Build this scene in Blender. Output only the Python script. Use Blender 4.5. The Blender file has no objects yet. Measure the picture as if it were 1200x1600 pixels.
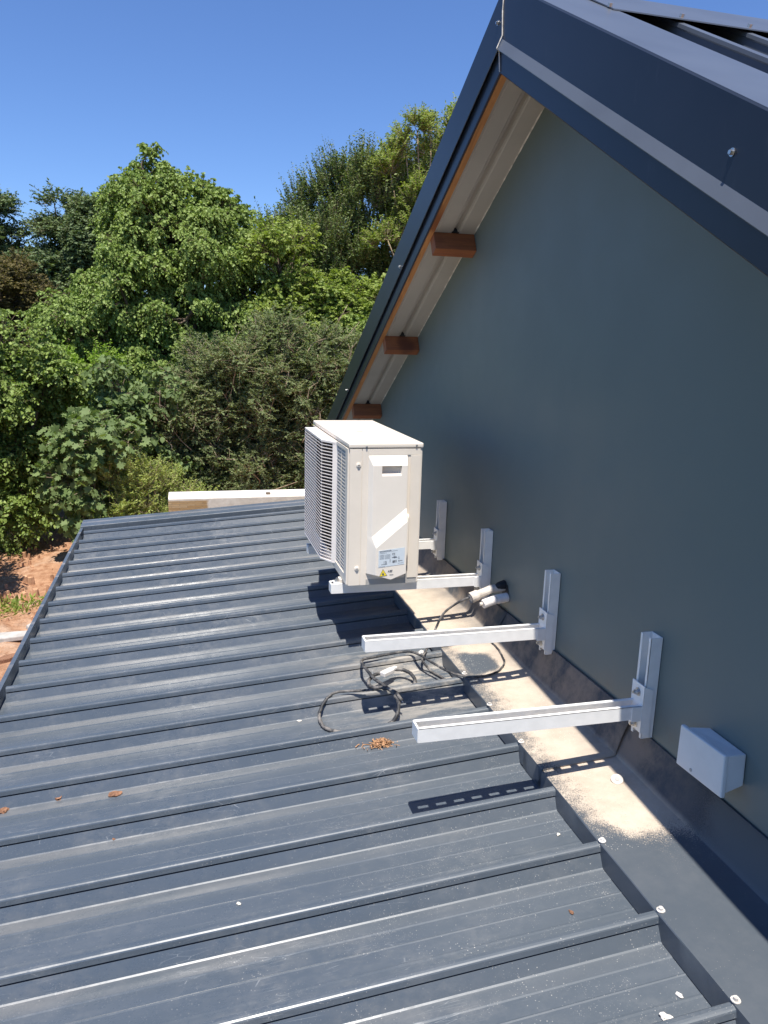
import bpy, bmesh, math, random
import numpy as np
from mathutils import Vector, Matrix

S = bpy.context.scene
COL = S.collection
# ------------------------------------------------------------------ camera
CAMP = Vector((-0.995, -1.3656, 0.7714))
RT = Vector((0.96820, -0.24880, 0.02633)); UP = Vector((0.02934, 0.21742, 0.97564)); FW = Vector((0.24846, 0.94384, -0.21780))
cd = bpy.data.cameras.new('camera'); cam = bpy.data.objects.new('camera', cd); COL.objects.link(cam)
m = Matrix((RT, UP, -FW)).transposed().to_4x4(); m.translation = CAMP
cam.matrix_world = m
cd.sensor_fit = 'VERTICAL'; cd.sensor_height = 36.0; cd.sensor_width = 27.0; cd.lens = 1201.17 / 1600 * 36.0
cd.clip_start = 0.02; cd.clip_end = 2000
S.camera = cam
# ------------------------------------------------------------------ light
SUNV = Vector((-0.095, -0.34, 1.0)).normalized()
w = bpy.data.worlds.new("World"); S.world = w; w.use_nodes = True
wn = w.node_tree.nodes; wl = w.node_tree.links
bg = wn['Background']; sky = wn.new('ShaderNodeTexSky'); sky.sky_type = 'NISHITA'; sky.sun_disc = False
sky.sun_elevation = math.asin(SUNV.z); sky.sun_rotation = math.atan2(SUNV.x, SUNV.y)
sky.altitude = 1500; sky.air_density = 1.15; sky.dust_density = 0.3; sky.ozone_density = 3.2
tint = wn.new('ShaderNodeMix'); tint.data_type = 'RGBA'; tint.blend_type = 'MULTIPLY'; tint.inputs[0].default_value = 1.0
tint.inputs[7].default_value = (0.54, 0.665, 0.90, 1)      # deep clear high-altitude blue
wl.new(sky.outputs[0], tint.inputs[6]); wl.new(tint.outputs[2], bg.inputs[0]); bg.inputs[1].default_value = 0.122
sd = bpy.data.lights.new('sun', 'SUN'); sd.energy = 4.9; sd.angle = math.radians(0.53); sd.color = (1.0, 0.955, 0.88)
so = bpy.data.objects.new('sun', sd); COL.objects.link(so)
so.rotation_euler = SUNV.to_track_quat('Z', 'Y').to_euler(); so.location = (-2, -5, 12)
S.view_settings.view_transform = 'Standard'; S.view_settings.look = 'None'
S.view_settings.exposure = 0.58; S.view_settings.gamma = 1.0
try: S.cycles.max_bounces = 8; S.cycles.use_denoising = True
except Exception: pass

# ------------------------------------------------------------------ helpers
random.seed(7)
def srgb(r, g, b):
    return tuple(((c / 255) / 12.92 if c / 255 <= 0.04045 else ((c / 255 + 0.055) / 1.055) ** 2.4) for c in (r, g, b))

class MB:
    def __init__(s): s.v = []; s.f = []
    def add(s, vs, fs):
        n = len(s.v); s.v += [tuple(p) for p in vs]; s.f += [tuple(i + n for i in q) for q in fs]; return s
    def box(s, a, b):
        x0, y0, z0 = [min(p, q) for p, q in zip(a, b)]; x1, y1, z1 = [max(p, q) for p, q in zip(a, b)]
        return s.add([(x0,y0,z0),(x1,y0,z0),(x1,y1,z0),(x0,y1,z0),(x0,y0,z1),(x1,y0,z1),(x1,y1,z1),(x0,y1,z1)],
                     [(3,2,1,0),(4,5,6,7),(0,1,5,4),(1,2,6,5),(2,3,7,6),(3,0,4,7)])
    def prism(s, A, B):            # two matching loops of 3-d points
        n = len(A)
        s.add(list(A) + list(B), [tuple(reversed(range(n))), tuple(range(n, 2*n))] +
              [(i, (i+1) % n, n + (i+1) % n, n + i) for i in range(n)]); return s
    def loft(s, rows, closed=False):
        n = len(rows[0]); vs = [p for r in rows for p in r]; fs = []
        for j in range(len(rows)-1):
            for i in range(n if closed else n-1):
                k = (i+1) % n; fs.append((j*n+i, j*n+k, (j+1)*n+k, (j+1)*n+i))
        return s.add(vs, fs)
    def tube(s, pts, r, n=8, caps=True):
        pts = [Vector(p) for p in pts]; rs = r if isinstance(r, (list, tuple)) else [r]*len(pts)
        rows = []; ref = None
        for i, p in enumerate(pts):
            d = (pts[min(i+1, len(pts)-1)] - pts[max(i-1, 0)]).normalized()
            if ref is None: ref = d.orthogonal().normalized()
            ref = (ref - d * ref.dot(d)); ref = ref.normalized() if ref.length > 1e-6 else d.orthogonal().normalized()
            q = d.cross(ref)
            rows.append([p + (ref*math.cos(a) + q*math.sin(a))*rs[i] for a in [2*math.pi*k/n for k in range(n)]])
        s.loft(rows, True)
        if caps:
            m_ = len(s.v); s.f.append(tuple(m_ - n + k for k in range(n))); s.f.append(tuple(m_ - len(pts)*n + n-1-k for k in range(n)))
        return s
    def build(s, name, mat, parent=None, bevel=0, smooth=False, seg=2):
        me = bpy.data.meshes.new(name); me.from_pydata([tuple(p) for p in s.v], [], s.f); me.update()
        bm = bmesh.new(); bm.from_mesh(me); bmesh.ops.recalc_face_normals(bm, faces=bm.faces)
        if bevel:
            es = [e for e in bm.edges if len(e.link_faces) == 2 and e.calc_face_angle(0) > 0.5]
            bmesh.ops.bevel(bm, geom=es, offset=bevel, segments=seg, affect='EDGES', profile=0.6, clamp_overlap=True)
        bm.to_mesh(me); bm.free()
        if smooth:
            for p in me.polygons: p.use_smooth = True
        o = bpy.data.objects.new(name, me); COL.objects.link(o)
        if mat: me.materials.append(mat)
        if parent is not None:
            o.parent = parent; o.matrix_parent_inverse = Matrix.Translation(-parent_loc(parent))
        return o
def parent_loc(p):
    l = Vector(p.location)
    return l if p.parent is None else l
def empty(name, loc=(0,0,0)):
    o = bpy.data.objects.new(name, None); o.location = loc; o.empty_display_size = 0.1; COL.objects.link(o); return o
def child(o, parent):
    """parts are modelled in world coordinates; a part's own origin is the world origin"""
    return o
def tag(o, label=None, cat=None, group=None, kind=None):
    if label: o['label'] = label
    if cat: o['category'] = cat
    if group: o['group'] = group
    if kind: o['kind'] = kind
    return o
def catmull(pts, k=8):
    P = [Vector(p) for p in pts]; P = [P[0]*2-P[1]] + P + [P[-1]*2-P[-2]]; out = []
    for i in range(1, len(P)-2):
        for j in range(k):
            t = j/k; a, b, c, d = P[i-1], P[i], P[i+1], P[i+2]
            out.append(0.5*((2*b) + (c-a)*t + (2*a-5*b+4*c-d)*t*t + (3*b-a-3*c+d)*t**3))
    out.append(P[-2]); return out

# ------------------------------------------------------------------ materials
class NT:
    def __init__(s, name):
        s.m = bpy.data.materials.new(name); s.m.use_nodes = True; s.t = s.m.node_tree; s.n = s.t.nodes; s.l = s.t.links
        s.b = s.n['Principled BSDF']; s.co = None
    def node(s, typ, **kw):
        x = s.n.new(typ)
        for k, v in kw.items():
            setattr(x, k, v)
        return x
    def coord(s):
        if s.co is None:
            s.co = s.node('ShaderNodeTexCoord').outputs['Object']
        return s.co
    def mapping(s, scale=(1,1,1), loc=(0,0,0)):
        x = s.node('ShaderNodeMapping'); s.l.new(s.coord(), x.inputs[0]); x.inputs['Scale'].default_value = scale; x.inputs['Location'].default_value = loc
        return x.outputs[0]
    def noise(s, scale, detail=4, rough=0.55, vec=None, dist=0):
        x = s.node('ShaderNodeTexNoise'); s.l.new(vec if vec is not None else s.coord(), x.inputs['Vector'])
        x.inputs['Scale'].default_value = scale; x.inputs['Detail'].default_value = detail; x.inputs['Roughness'].default_value = rough
        x.inputs['Distortion'].default_value = dist
        return x.outputs['Fac']
    def voro(s, scale, vec=None, feature='F1'):
        x = s.node('ShaderNodeTexVoronoi'); x.feature = feature; s.l.new(vec if vec is not None else s.coord(), x.inputs['Vector'])
        x.inputs['Scale'].default_value = scale; return x
    def ramp(s, fac, stops):
        x = s.node('ShaderNodeValToRGB'); s.l.new(fac, x.inputs[0]); cr = x.color_ramp
        while len(cr.elements) < len(stops): cr.elements.new(0.5)
        for e, (p, c) in zip(cr.elements, stops):
            e.position = p; e.color = (c, c, c, 1) if not isinstance(c, (tuple, list)) else (*c, 1)
        return x.outputs[0]
    def maprange(s, val, a, b, c=0, d=1):
        x = s.node('ShaderNodeMapRange'); s.l.new(val, x.inputs[0])
        for i, q in zip((1,2,3,4), (a,b,c,d)): x.inputs[i].default_value = q
        x.interpolation_type = 'SMOOTHSTEP'
        return x.outputs[0]
    def math(s, op, a, b=None):
        x = s.node('ShaderNodeMath'); x.operation = op
        for i, q in enumerate((a, b)):
            if q is None: continue
            if isinstance(q, (int, float)): x.inputs[i].default_value = q
            else: s.l.new(q, x.inputs[i])
        return x.outputs[0]
    def mix(s, fac, a, b):
        x = s.node('ShaderNodeMix'); x.data_type = 'RGBA'
        for k, q in ((0, fac), (6, a), (7, b)):
            if isinstance(q, (int, float)): x.inputs[k].default_value = q
            elif isinstance(q, tuple): x.inputs[k].default_value = (*q, 1)
            else: s.l.new(q, x.inputs[k])
        return x.outputs[2]
    def xyz(s):
        x = s.node('ShaderNodeSeparateXYZ'); s.l.new(s.coord(), x.inputs[0]); return x.outputs
    def bump(s, h, strength=0.3, dist=0.01):
        x = s.node('ShaderNodeBump'); s.l.new(h, x.inputs['Height']); x.inputs['Strength'].default_value = strength; x.inputs['Distance'].default_value = dist
        s.l.new(x.outputs[0], s.b.inputs['Normal']); return x
    def set(s, col=None, rough=None, metal=None, spec=None):
        for nm, q in (('Base Color', col), ('Roughness', rough), ('Metallic', metal), ('Specular IOR Level', spec)):
            if q is None: continue
            if isinstance(q, (int, float)): s.b.inputs[nm].default_value = q
            elif isinstance(q, tuple): s.b.inputs[nm].default_value = (*q, 1)
            else: s.l.new(q, s.b.inputs[nm])
        return s

def simple(name, col, rough=0.5, metal=0.0, spec=0.5, var=0.12, vs=6.0, bump=0.0, bs=60):
    t = NT(name); n = t.noise(vs, 5)
    f = t.maprange(n, 0.3, 0.7, 0, 1)
    c = t.mix(f, tuple(x*(1-var) for x in col), tuple(min(1, x*(1+var)) for x in col))
    t.set(c, rough, metal, spec)
    if bump: t.bump(t.noise(bs, 4), bump, 0.002)
    return t.m

DARK = (0.060, 0.078, 0.098)
RS, RZ, RP, R0 = 0.0713, -0.1829, 0.1949, -0.578      # lean-to roof: slope, level, rib pitch, first rib
def rz(x, o=0.0): return RZ + RS*x + o

def mat_roof():
    t = NT('anthracite_sheet'); X, Y, Z = t.xyz()
    streak = t.noise(2.4, 7, 0.7, t.mapping((0.7, 3, 1)))
    fine = t.noise(34, 9, 0.78, t.mapping((0.75, 1.2, 1)))
    blot = t.noise(4.2, 8, 0.72)
    # dust in the trough just below each rib; far-end sheen is painted in too
    ph = t.math('FRACT', t.math('DIVIDE', t.math('SUBTRACT', t.math('ADD', Y, 20*RP), R0), RP))
    band = t.math('MULTIPLY', t.maprange(ph, 0.765, 0.78), t.maprange(ph, 0.925, 0.905))
    bandn = t.math('MULTIPLY', band, t.maprange(t.noise(4.0, 5, 0.6, t.mapping((1, 6, 1))), 0.30, 0.62, 0.15, 1.0))
    c = t.mix(t.maprange(streak, 0.3, 0.7), (0.068, 0.085, 0.104), (0.082, 0.099, 0.119))
    dusty = t.math('MULTIPLY', t.maprange(blot, 0.40, 0.72), t.maprange(fine, 0.38, 0.66))
    c = t.mix(t.math('MULTIPLY', dusty, 0.26), c, (0.26, 0.25, 0.235))
    c = t.mix(t.math('MULTIPLY', bandn, t.math('ADD', t.maprange(X, -0.5, -1.2, 0.05, 0.20), t.maprange(Y, 0.9, 2.6, 0.0, 0.34))), c, (0.34, 0.31, 0.28))
    # near the wall the roof carries drilling dust
    near = t.math('MULTIPLY', t.maprange(X, -0.75, -0.25), t.maprange(t.math('ABSOLUTE', t.math('SUBTRACT', Y, 0.72)), 0.42, 0.05))
    nd = t.math('MULTIPLY', near, t.maprange(t.noise(11, 7, 0.7, t.mapping((0.6, 2.2, 1))), 0.42, 0.60))
    c = t.mix(t.math('MULTIPLY', nd, 0.75), c, (0.50, 0.44, 0.36))
    # specks of grit and short scratches
    for sc, th, am in ((70, 0.09, 0.8), (130, 0.15, 0.65), (260, 0.20, 0.6)):
        v = t.voro(sc); sp = t.maprange(v.outputs['Distance'], th, th*0.5)
        gate = t.maprange(t.noise(6 if sc < 100 else 9 + sc*0.02, 5, 0.7), 0.46, 0.62)
        gx = t.maprange(X, -1.3, -0.25, 0.35, 1.0)
        c = t.mix(t.math('MULTIPLY', t.math('MULTIPLY', sp, gate), t.math('MULTIPLY', gx, am)), c, (0.62, 0.58, 0.52))
    for rot, sc in ((0.7, 9), (2.2, 13), (1.4, 7)):
        mp = t.node('ShaderNodeMapping'); t.l.new(t.coord(), mp.inputs[0]); mp.inputs['Rotation'].default_value = (0, 0, rot); mp.inputs['Scale'].default_value = (1, 14, 1)
        v = t.voro(sc, mp.outputs[0], 'DISTANCE_TO_EDGE'); ln = t.maprange(v.outputs['Distance'], 0.010, 0.003)
        g = t.maprange(t.noise(sc*0.6, 3, 0.6), 0.59, 0.68)
        c = t.mix(t.math('MULTIPLY', t.math('MULTIPLY', ln, g), 0.45), c, (0.45, 0.46, 0.46))
    r = t.maprange(fine, 0.3, 0.75, 0.24, 0.36)
    r = t.math('ADD', r, t.math('ADD', t.math('MULTIPLY', dusty, 0.12), t.maprange(X, -1.0, -0.3, 0.0, 0.26)))
    t.set(c, r, 0.0, 0.75)
    t.bump(t.noise(2.2, 2, 0.4, t.mapping((0.6, 3, 1))), 0.22, 0.006)
    return t.m

def mat_flash():
    t = NT('dusty_flashing'); X, Y, Z = t.xyz()
    n1 = t.noise(14, 8, 0.75); n2 = t.noise(3.5, 4, 0.6); grain = t.noise(420, 3, 0.8)
    # sand lies from y -0.27 onward, thick towards the wall, thin towards the front lip
    a = t.maprange(Y, -0.27, -0.10, -0.55, 0.42)
    b = t.maprange(X, -0.225, -0.11, -0.28, 0.42)
    far = t.maprange(Y, 0.55, 1.2, 0, 0.30)
    patch = t.math('MULTIPLY', t.math('MULTIPLY', t.maprange(t.math('ABSOLUTE', t.math('SUBTRACT', Y, 0.66)), 0.11, 0.03), t.maprange(t.math('ABSOLUTE', t.math('ADD', X, 0.145)), 0.07, 0.02)), -1.05)
    v = t.math('ADD', t.math('ADD', a, b), t.math('ADD', far, patch))
    v = t.math('ADD', v, t.math('MULTIPLY', t.math('SUBTRACT', n1, 0.5), 0.9))
    v = t.math('ADD', v, t.math('MULTIPLY', t.math('SUBTRACT', n2, 0.5), 0.7))
    v = t.math('ADD', v, t.math('MULTIPLY', t.math('SUBTRACT', grain, 0.5), 1.9))
    mask = t.maprange(v, 0.02, 0.30)
    inY = t.maprange(Y, -0.33, -0.20)
    mask = t.math('MULTIPLY', t.math('MULTIPLY', mask, inY), t.maprange(X, -0.2262, -0.2245))
    clean = t.mix(t.maprange(n1, 0.35, 0.7), (0.078, 0.092, 0.108), (0.096, 0.108, 0.122))
    sv = t.voro(160); sp = t.math('MULTIPLY', t.maprange(sv.outputs['Distance'], 0.11, 0.05), t.maprange(t.noise(8, 5, 0.7), 0.47, 0.62))
    clean = t.mix(t.math('MULTIPLY', sp, 0.6), clean, (0.6, 0.57, 0.52))
    sand = t.mix(t.maprange(n1, 0.3, 0.7), (0.47, 0.385, 0.30), (0.56, 0.475, 0.38))
    # on the upstand only a brown film of dust remains
    film = t.maprange(Z, -0.172, -0.150)
    filmc = t.mix(t.math('MULTIPLY', t.maprange(t.noise(7, 6, 0.7), 0.35, 0.62), t.maprange(Y, -0.30, 0.1, 0.0, 0.75)), (0.055, 0.066, 0.080), (0.30, 0.235, 0.18))
    c = t.mix(mask, clean, sand); c = t.mix(film, c, filmc)
    rr = t.math('ADD', 0.36, t.math('MULTIPLY', t.math('MULTIPLY', mask, 0.55), 1.0))
    t.set(c, rr, 0.0, 0.5)
    t.bump(t.math('ADD', t.math('MULTIPLY', mask, 0.5), t.math('MULTIPLY', t.math('MULTIPLY', grain, mask), 0.6)), 0.5, 0.003)
    return t.m

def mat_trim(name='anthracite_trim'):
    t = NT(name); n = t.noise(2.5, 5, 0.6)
    c = t.mix(t.maprange(n, 0.3, 0.7), (0.017, 0.023, 0.036), (0.022, 0.028, 0.042))  # darker copy of the barge sheet; shade of its upright faces put in
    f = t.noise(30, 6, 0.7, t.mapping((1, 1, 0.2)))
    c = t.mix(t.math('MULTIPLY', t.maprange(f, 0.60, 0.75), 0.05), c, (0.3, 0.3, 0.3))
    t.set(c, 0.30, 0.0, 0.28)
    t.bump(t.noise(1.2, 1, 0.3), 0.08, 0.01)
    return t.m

def mat_wall():
    t = NT('sage_painted_panel'); X, Y, Z = t.xyz()
    n = t.noise(0.9, 3, 0.5)
    c = t.mix(t.maprange(n, 0.3, 0.7), (0.134, 0.166, 0.160), (0.148, 0.180, 0.172))
    # fine grime low down, near the flashing
    low = t.math('MULTIPLY', t.maprange(Z, 0.06, -0.10), t.maprange(t.noise(9, 6, 0.7), 0.45, 0.70))
    c = t.mix(t.math('MULTIPLY', low, 0.45), c, (0.17, 0.135, 0.105))
    sp = t.voro(34); s_ = t.math('MULTIPLY', t.maprange(sp.outputs['Distance'], 0.06, 0.03), t.maprange(t.noise(5, 3), 0.58, 0.62))
    c = t.mix(t.math('MULTIPLY', s_, 0.5), c, (0.05, 0.05, 0.05))
    t.set(c, t.maprange(t.noise(6, 4), 0.3, 0.7, 0.46, 0.54), 0.0, 0.5)
    t.bump(t.noise(1.3, 2, 0.5), 0.12, 0.01)
    return t.m

def mat_wood(name, base=(0.50, 0.235, 0.085), dark=(0.24, 0.085, 0.03), axis=(1, 12, 12)):
    t = NT(name); n = t.noise(6, 6, 0.6, t.mapping(axis), 1.2); k = t.noise(3.5, 3, 0.5)
    c = t.mix(t.maprange(n, 0.35, 0.68), base, tuple(0.55*a+0.45*b for a, b in zip(base, dark)))
    c = t.mix(t.maprange(k, 0.60, 0.70), c, dark)
    t.set(c, 0.6, 0, 0.3); t.bump(n, 0.2, 0.002); return t.m

M = {}
M['roof'] = mat_roof(); M['flash'] = mat_flash(); M['trim'] = mat_trim(); M['wall'] = mat_wall()
M['wood'] = mat_wood('pine_timber', axis=(14, 1.2, 2.0)); M['woodp'] = mat_wood('pine_purlin', (0.30, 0.105, 0.040), (0.12, 0.040, 0.022), (1.5, 14, 14))
M['cap'] = simple('sunlit_cap_sheet', (0.092, 0.105, 0.128), 0.30, 0, 0.5, 0.10, 3)  # lighter copy of the trim sheet: sunlight and sky sheen put into its colour
M['soffit'] = simple('soffit_sheet', (0.40, 0.375, 0.34), 0.55, 0, 0.4, 0.07, 5)
M['seal'] = simple('sealant', (0.62, 0.58, 0.53), 0.7, 0, 0.3, 0.3, 60)
M['white'] = simple('white_powder_coat', (0.86, 0.84, 0.80), 0.42, 0, 0.45, 0.04, 30)
M['steel'] = simple('zinc_bolt', (0.55, 0.55, 0.54), 0.32, 1.0, 0.5, 0.2, 200)
M['black'] = simple('black_rubber', (0.022, 0.022, 0.024), 0.6, 0, 0.4, 0.3, 40)
def mat_cable():
    t = NT('dusty_cable'); n = t.noise(28, 6, 0.7)
    c = t.mix(t.maprange(n, 0.42, 0.66), (0.030, 0.031, 0.034), (0.22, 0.20, 0.18))
    t.set(c, 0.6, 0, 0.4); t.bump(t.noise(120, 3), 0.2, 0.001); return t.m
M['cable'] = mat_cable()
M['cablepale'] = simple('sandy_cable', (0.40, 0.34, 0.27), 0.7, 0, 0.3, 0.35, 40)
M['acbody'] = simple('ac_painted_steel', (0.80, 0.715, 0.605), 0.38, 0, 0.45, 0.03, 9)
M['acplastic'] = simple('ac_plastic', (0.84, 0.765, 0.665), 0.45, 0, 0.45, 0.02, 9)
M['grille'] = simple('grille_plastic', (0.84, 0.76, 0.70), 0.42, 0, 0.45, 0.03, 12)
M['coil'] = simple('dark_interior', (0.030, 0.012, 0.015), 0.7, 0, 0.3, 0.25, 40)
M['recess'] = simple('shadow_grey_plastic', (0.42, 0.40, 0.37), 0.6, 0, 0.3, 0.05, 12)
M['label'] = simple('rating_label_paper', (0.62, 0.68, 0.72), 0.5, 0, 0.4, 0.03, 40)
M['ink'] = simple('label_ink', (0.10, 0.11, 0.13), 0.6, 0, 0.2, 0.1, 60)
M['yellow'] = simple('warning_yellow', (0.86, 0.66, 0.04), 0.45, 0, 0.4, 0.03, 60)
M['boxwhite'] = simple('junction_box_plastic', (0.72, 0.72, 0.70), 0.40, 0, 0.5, 0.03, 20)
M['insul'] = simple('foam_sleeve', (0.62, 0.55, 0.47), 0.75, 0, 0.3, 0.15, 60, 0.3, 200)
M['pvc'] = simple('pvc_pipe', (0.80, 0.75, 0.70), 0.45, 0, 0.4, 0.06, 60)
M['mortar'] = simple('cement_coping', (0.72, 0.66, 0.57), 0.9, 0, 0.2, 0.14, 9, 0.4, 90)
M['concrete'] = simple('concrete', (0.45, 0.42, 0.38), 0.9, 0, 0.2, 0.2, 8, 0.4, 60)
M['plaster'] = simple('plaster_bits', (0.75, 0.70, 0.64), 0.9, 0, 0.2, 0.1, 90)
M['fibre'] = simple('bark_fibre', (0.42, 0.24, 0.13), 0.9, 0, 0.2, 0.5, 150)
M['dryleaf'] = simple('dry_leaf', (0.24, 0.125, 0.075), 0.85, 0, 0.2, 0.4, 120)
M['bark'] = simple('bark', (0.16, 0.12, 0.085), 0.9, 0, 0.2, 0.35, 14, 0.5, 50)
M['palebark'] = simple('pale_bark', (0.36, 0.28, 0.19), 0.9, 0, 0.2, 0.3, 14, 0.4, 50)

# ------------------------------------------------------------------ ground (structure)
GZ = -2.4
def mat_ground():
    t = NT('red_soil_and_grass'); X, Y, Z = t.xyz()
    n = t.noise(1.6, 8, 0.7); f = t.noise(11, 8, 0.75)
    soil = t.mix(t.maprange(f, 0.3, 0.7), (0.33, 0.155, 0.080), (0.60, 0.355, 0.215))
    soil = t.mix(t.math('MULTIPLY', t.maprange(n, 0.52, 0.66), 0.55), soil, (0.68, 0.50, 0.36))
    green = t.mix(t.maprange(f, 0.3, 0.7), (0.045, 0.070, 0.020), (0.13, 0.15, 0.05))
    # bare strip beside the extension, grass beyond
    bare = t.math('MULTIPLY', t.maprange(Y, 14.0, 12.4), t.maprange(t.math('ADD', X, t.math('MULTIPLY', n, 1.0)), -5.6, -4.2))
    c = t.mix(bare, green, soil)
    t.set(c, 0.95, 0, 0.15); t.bump(t.math('ADD', t.math('MULTIPLY', n, 2.0), f), 0.9, 0.06)
    return t.m
M['ground'] = mat_ground()
def ground():
    mb = MB(); xs = sorted(set(list(np.linspace(-9, 5, 90)) + [-600, -200, -80, -30, -15, 10, 25, 80, 200, 600]))
    ys = sorted(set(list(np.linspace(-4, 16, 110)) + [-600, -200, -60, -20, -8, 22, 35, 60, 120, 300, 900]))
    rows = []
    for y in ys:
        r = []
        for x in xs:
            z = GZ
            if -10 < x < 6 and -5 < y < 17:
                z += 0.035*math.sin(x*2.1+y*1.3) + 0.03*math.sin(x*4.7-y*3.1+1) + 0.018*math.sin(x*9.3+y*7.7) + 0.012*random.uniform(-1, 1)
            r.append((x, y, z))
        rows.append(r)
    o = mb.loft(rows).build('ground', M['ground'], smooth=True)
    tag(o, kind='structure')
ground()

# ------------------------------------------------------------------ house
T = {1: 0.552, -1: 0.540}          # pitch of far (+y) and near (-y) slopes
YA, ZA = 0.70, 1.667               # ridge line
def sp(side, d, x, o):             # point on a slope: d across from the ridge, o vertical offset from rib-top plane
    return (x, YA + side*d, ZA + o - d*T[side])
D = {1: 2.66, -1: 2.85}
house = empty('house', (0, 0.7, GZ))
tag(house, 'blue grey gable house with dark metal roof and open timber eave', 'house')
XE = 6.0
def slope_profile(name, prof, side, d0, d1, mat, parent, bevel=0, smooth=False, apex=None):
    A = [sp(side, d0, x, o) for x, o in prof]; B = [sp(side, d1, x, o) for x, o in prof]
    return MB().prism(A, B).build(name, mat, parent, bevel, smooth)
def sheet_poly(pts, th=0.0016):     # thicken an open bent profile (x,o) to a closed loop
    up = []; dn = []
    for i, p in enumerate(pts):
        a = Vector(pts[max(i-1, 0)]); b = Vector(pts[min(i+1, len(pts)-1)]); d = (b-a).normalized(); n = Vector((-d.y, d.x))*th/2
        up.append((p[0]+n.x, p[1]+n.y)); dn.append((p[0]-n.x, p[1]-n.y))
    return up + dn[::-1]
# gable wall, as thick slab with the gable outline
yl, yr = 3.10, -1.95
zw = lambda y: 1.460 - (y-YA)*T[1] if y > YA else 1.460 - (YA-y)*T[-1]
out = [(yr, GZ-0.1), (yl, GZ-0.1), (yl, zw(yl)), (YA, zw(YA)), (yr, zw(yr))]
wall = MB().prism([(0, y, z) for y, z in out], [(0.15, y, z) for y, z in out]).build('gable_wall', M['wall'], house)
MB().box((0.15, yl-0.15, GZ-0.1), (XE, yl, zw(yl)-0.004)).build('side_wall', M['wall'], house)
MB().box((0.15, yr, GZ-0.1), (XE, yr+0.15, zw(yr)-0.004)).build('side_wall', M['wall'], house)
roof = {}
for side in (1, -1):
    # outer ribbed sheet: ribs run down the slope
    prof = []
    top = []
    x = -0.163
    ribs = [0.0 + 0.195*k for k in range(0, 31)]
    top.append((x, -0.046))
    for r_ in ribs:
        if r_ + 0.04 > XE: break
        top += [(r_-0.006, -0.046), (r_-0.003, -0.016), (r_-0.006, -0.012), (r_-0.005, -0.003), (r_+0.010, -0.001), (r_+0.028, -0.004), (r_+0.034, -0.046)]
    top.append((XE, -0.046))
    poly = top + [(XE, -0.06), (-0.163, -0.06)]
    roof[side] = slope_profile('roof_sheet', poly, side, 0.0, D[side], M['cap'], house)
    # soffit lining: flat sheet with one folded groove parallel to the wall
    s0 = -0.205
    sof = [(-0.149, s0), (-0.140, s0), (-0.138, s0+0.003), (-0.135, s0), (-0.086, s0), (-0.083, s0+0.003), (-0.080, s0+0.003), (-0.076, s0+0.020), (-0.066, s0+0.020), (-0.062, s0+0.002), (-0.056, s0+0.002), (-0.053, s0), (0.0, s0), (0.16, s0), (0.16, s0+0.03), (-0.149, s0+0.03)]
    slope_profile('soffit', sof, side, 0.001, D[side]-0.02, M['soffit'], house)
    # timber rafter along the edge of the eave
    slope_profile('rafter', [(-0.1655, s0-0.006), (-0.1475, s0-0.006), (-0.1475, s0-0.0005), (-0.1495, s0-0.0005), (-0.1495, s0+0.09), (-0.1655, s0+0.09)], side, 0.0, D[side]-0.03, M['wood'], house)
    # ridge-to-eave barge trim: top flange, tall face, flared drip
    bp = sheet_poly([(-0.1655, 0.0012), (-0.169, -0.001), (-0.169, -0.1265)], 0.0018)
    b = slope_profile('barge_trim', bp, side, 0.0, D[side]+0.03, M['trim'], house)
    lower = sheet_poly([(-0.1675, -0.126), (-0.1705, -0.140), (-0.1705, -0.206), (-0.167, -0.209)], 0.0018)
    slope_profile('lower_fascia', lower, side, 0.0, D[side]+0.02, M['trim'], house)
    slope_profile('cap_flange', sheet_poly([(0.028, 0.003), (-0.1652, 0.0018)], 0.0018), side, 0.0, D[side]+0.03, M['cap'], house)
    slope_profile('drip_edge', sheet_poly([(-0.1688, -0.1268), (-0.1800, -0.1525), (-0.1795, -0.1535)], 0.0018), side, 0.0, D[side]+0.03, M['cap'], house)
    # screws through the trim
    for d in ([0.034, 0.927, 1.9] if side == 1 else [0.968, 1.8]):
        p = Vector(sp(side, d, -0.1700, -0.06 if side == 1 else -0.078))
        if side == 1 and d > 0.5: p = Vector(sp(side, d, -0.1700, -0.105))
        mbs = MB(); mbs.tube([p + Vector((0.001, 0, 0)), p + Vector((-0.0015, 0, 0))], 0.0065, 14); mbs.tube([p + Vector((-0.001, 0, 0)), p + Vector((-0.006, 0, 0))], 0.0038, 6)
        mbs.build('screw', M['steel'], b)
    # ridge cap
    cap = [sp(side, 0.0, xx, oo) for xx, oo in ((0.012, 0.010), (XE, 0.010), (XE, 0.007), (0.012, 0.007))]
    cap2 = [sp(side, 0.235, xx, oo) for xx, oo in ((0.012, 0.008), (XE, 0.008), (XE, 0.005), (0.012, 0.005))]
    rc = MB().prism(cap, cap2).build('ridge_cap', M['cap'], house)
    for k in range(8):
        p = Vector(sp(side, 0.215, 0.013 + 0.195*k, 0.008)); q = MB(); q.tube([p, p + Vector((0, side*0.004, 0.007))], 0.006, 8); q.build('screw', M['steel'], rc)
# folded seam where the two trims meet at the peak
sm = MB(); seam = [(-0.1705, 0.004), (-0.1712, -0.060), (-0.1712, -0.121), (-0.1832, -0.151), (-0.1745, -0.156), (-0.1730, -0.206)]
sm.tube([(x, YA + 0.004*math.sin(i*2.1), ZA+o_) for i, (x, o_) in enumerate(seam)], 0.0016, 6)
sm.build('trim_seam', M['seal'], house)
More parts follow.
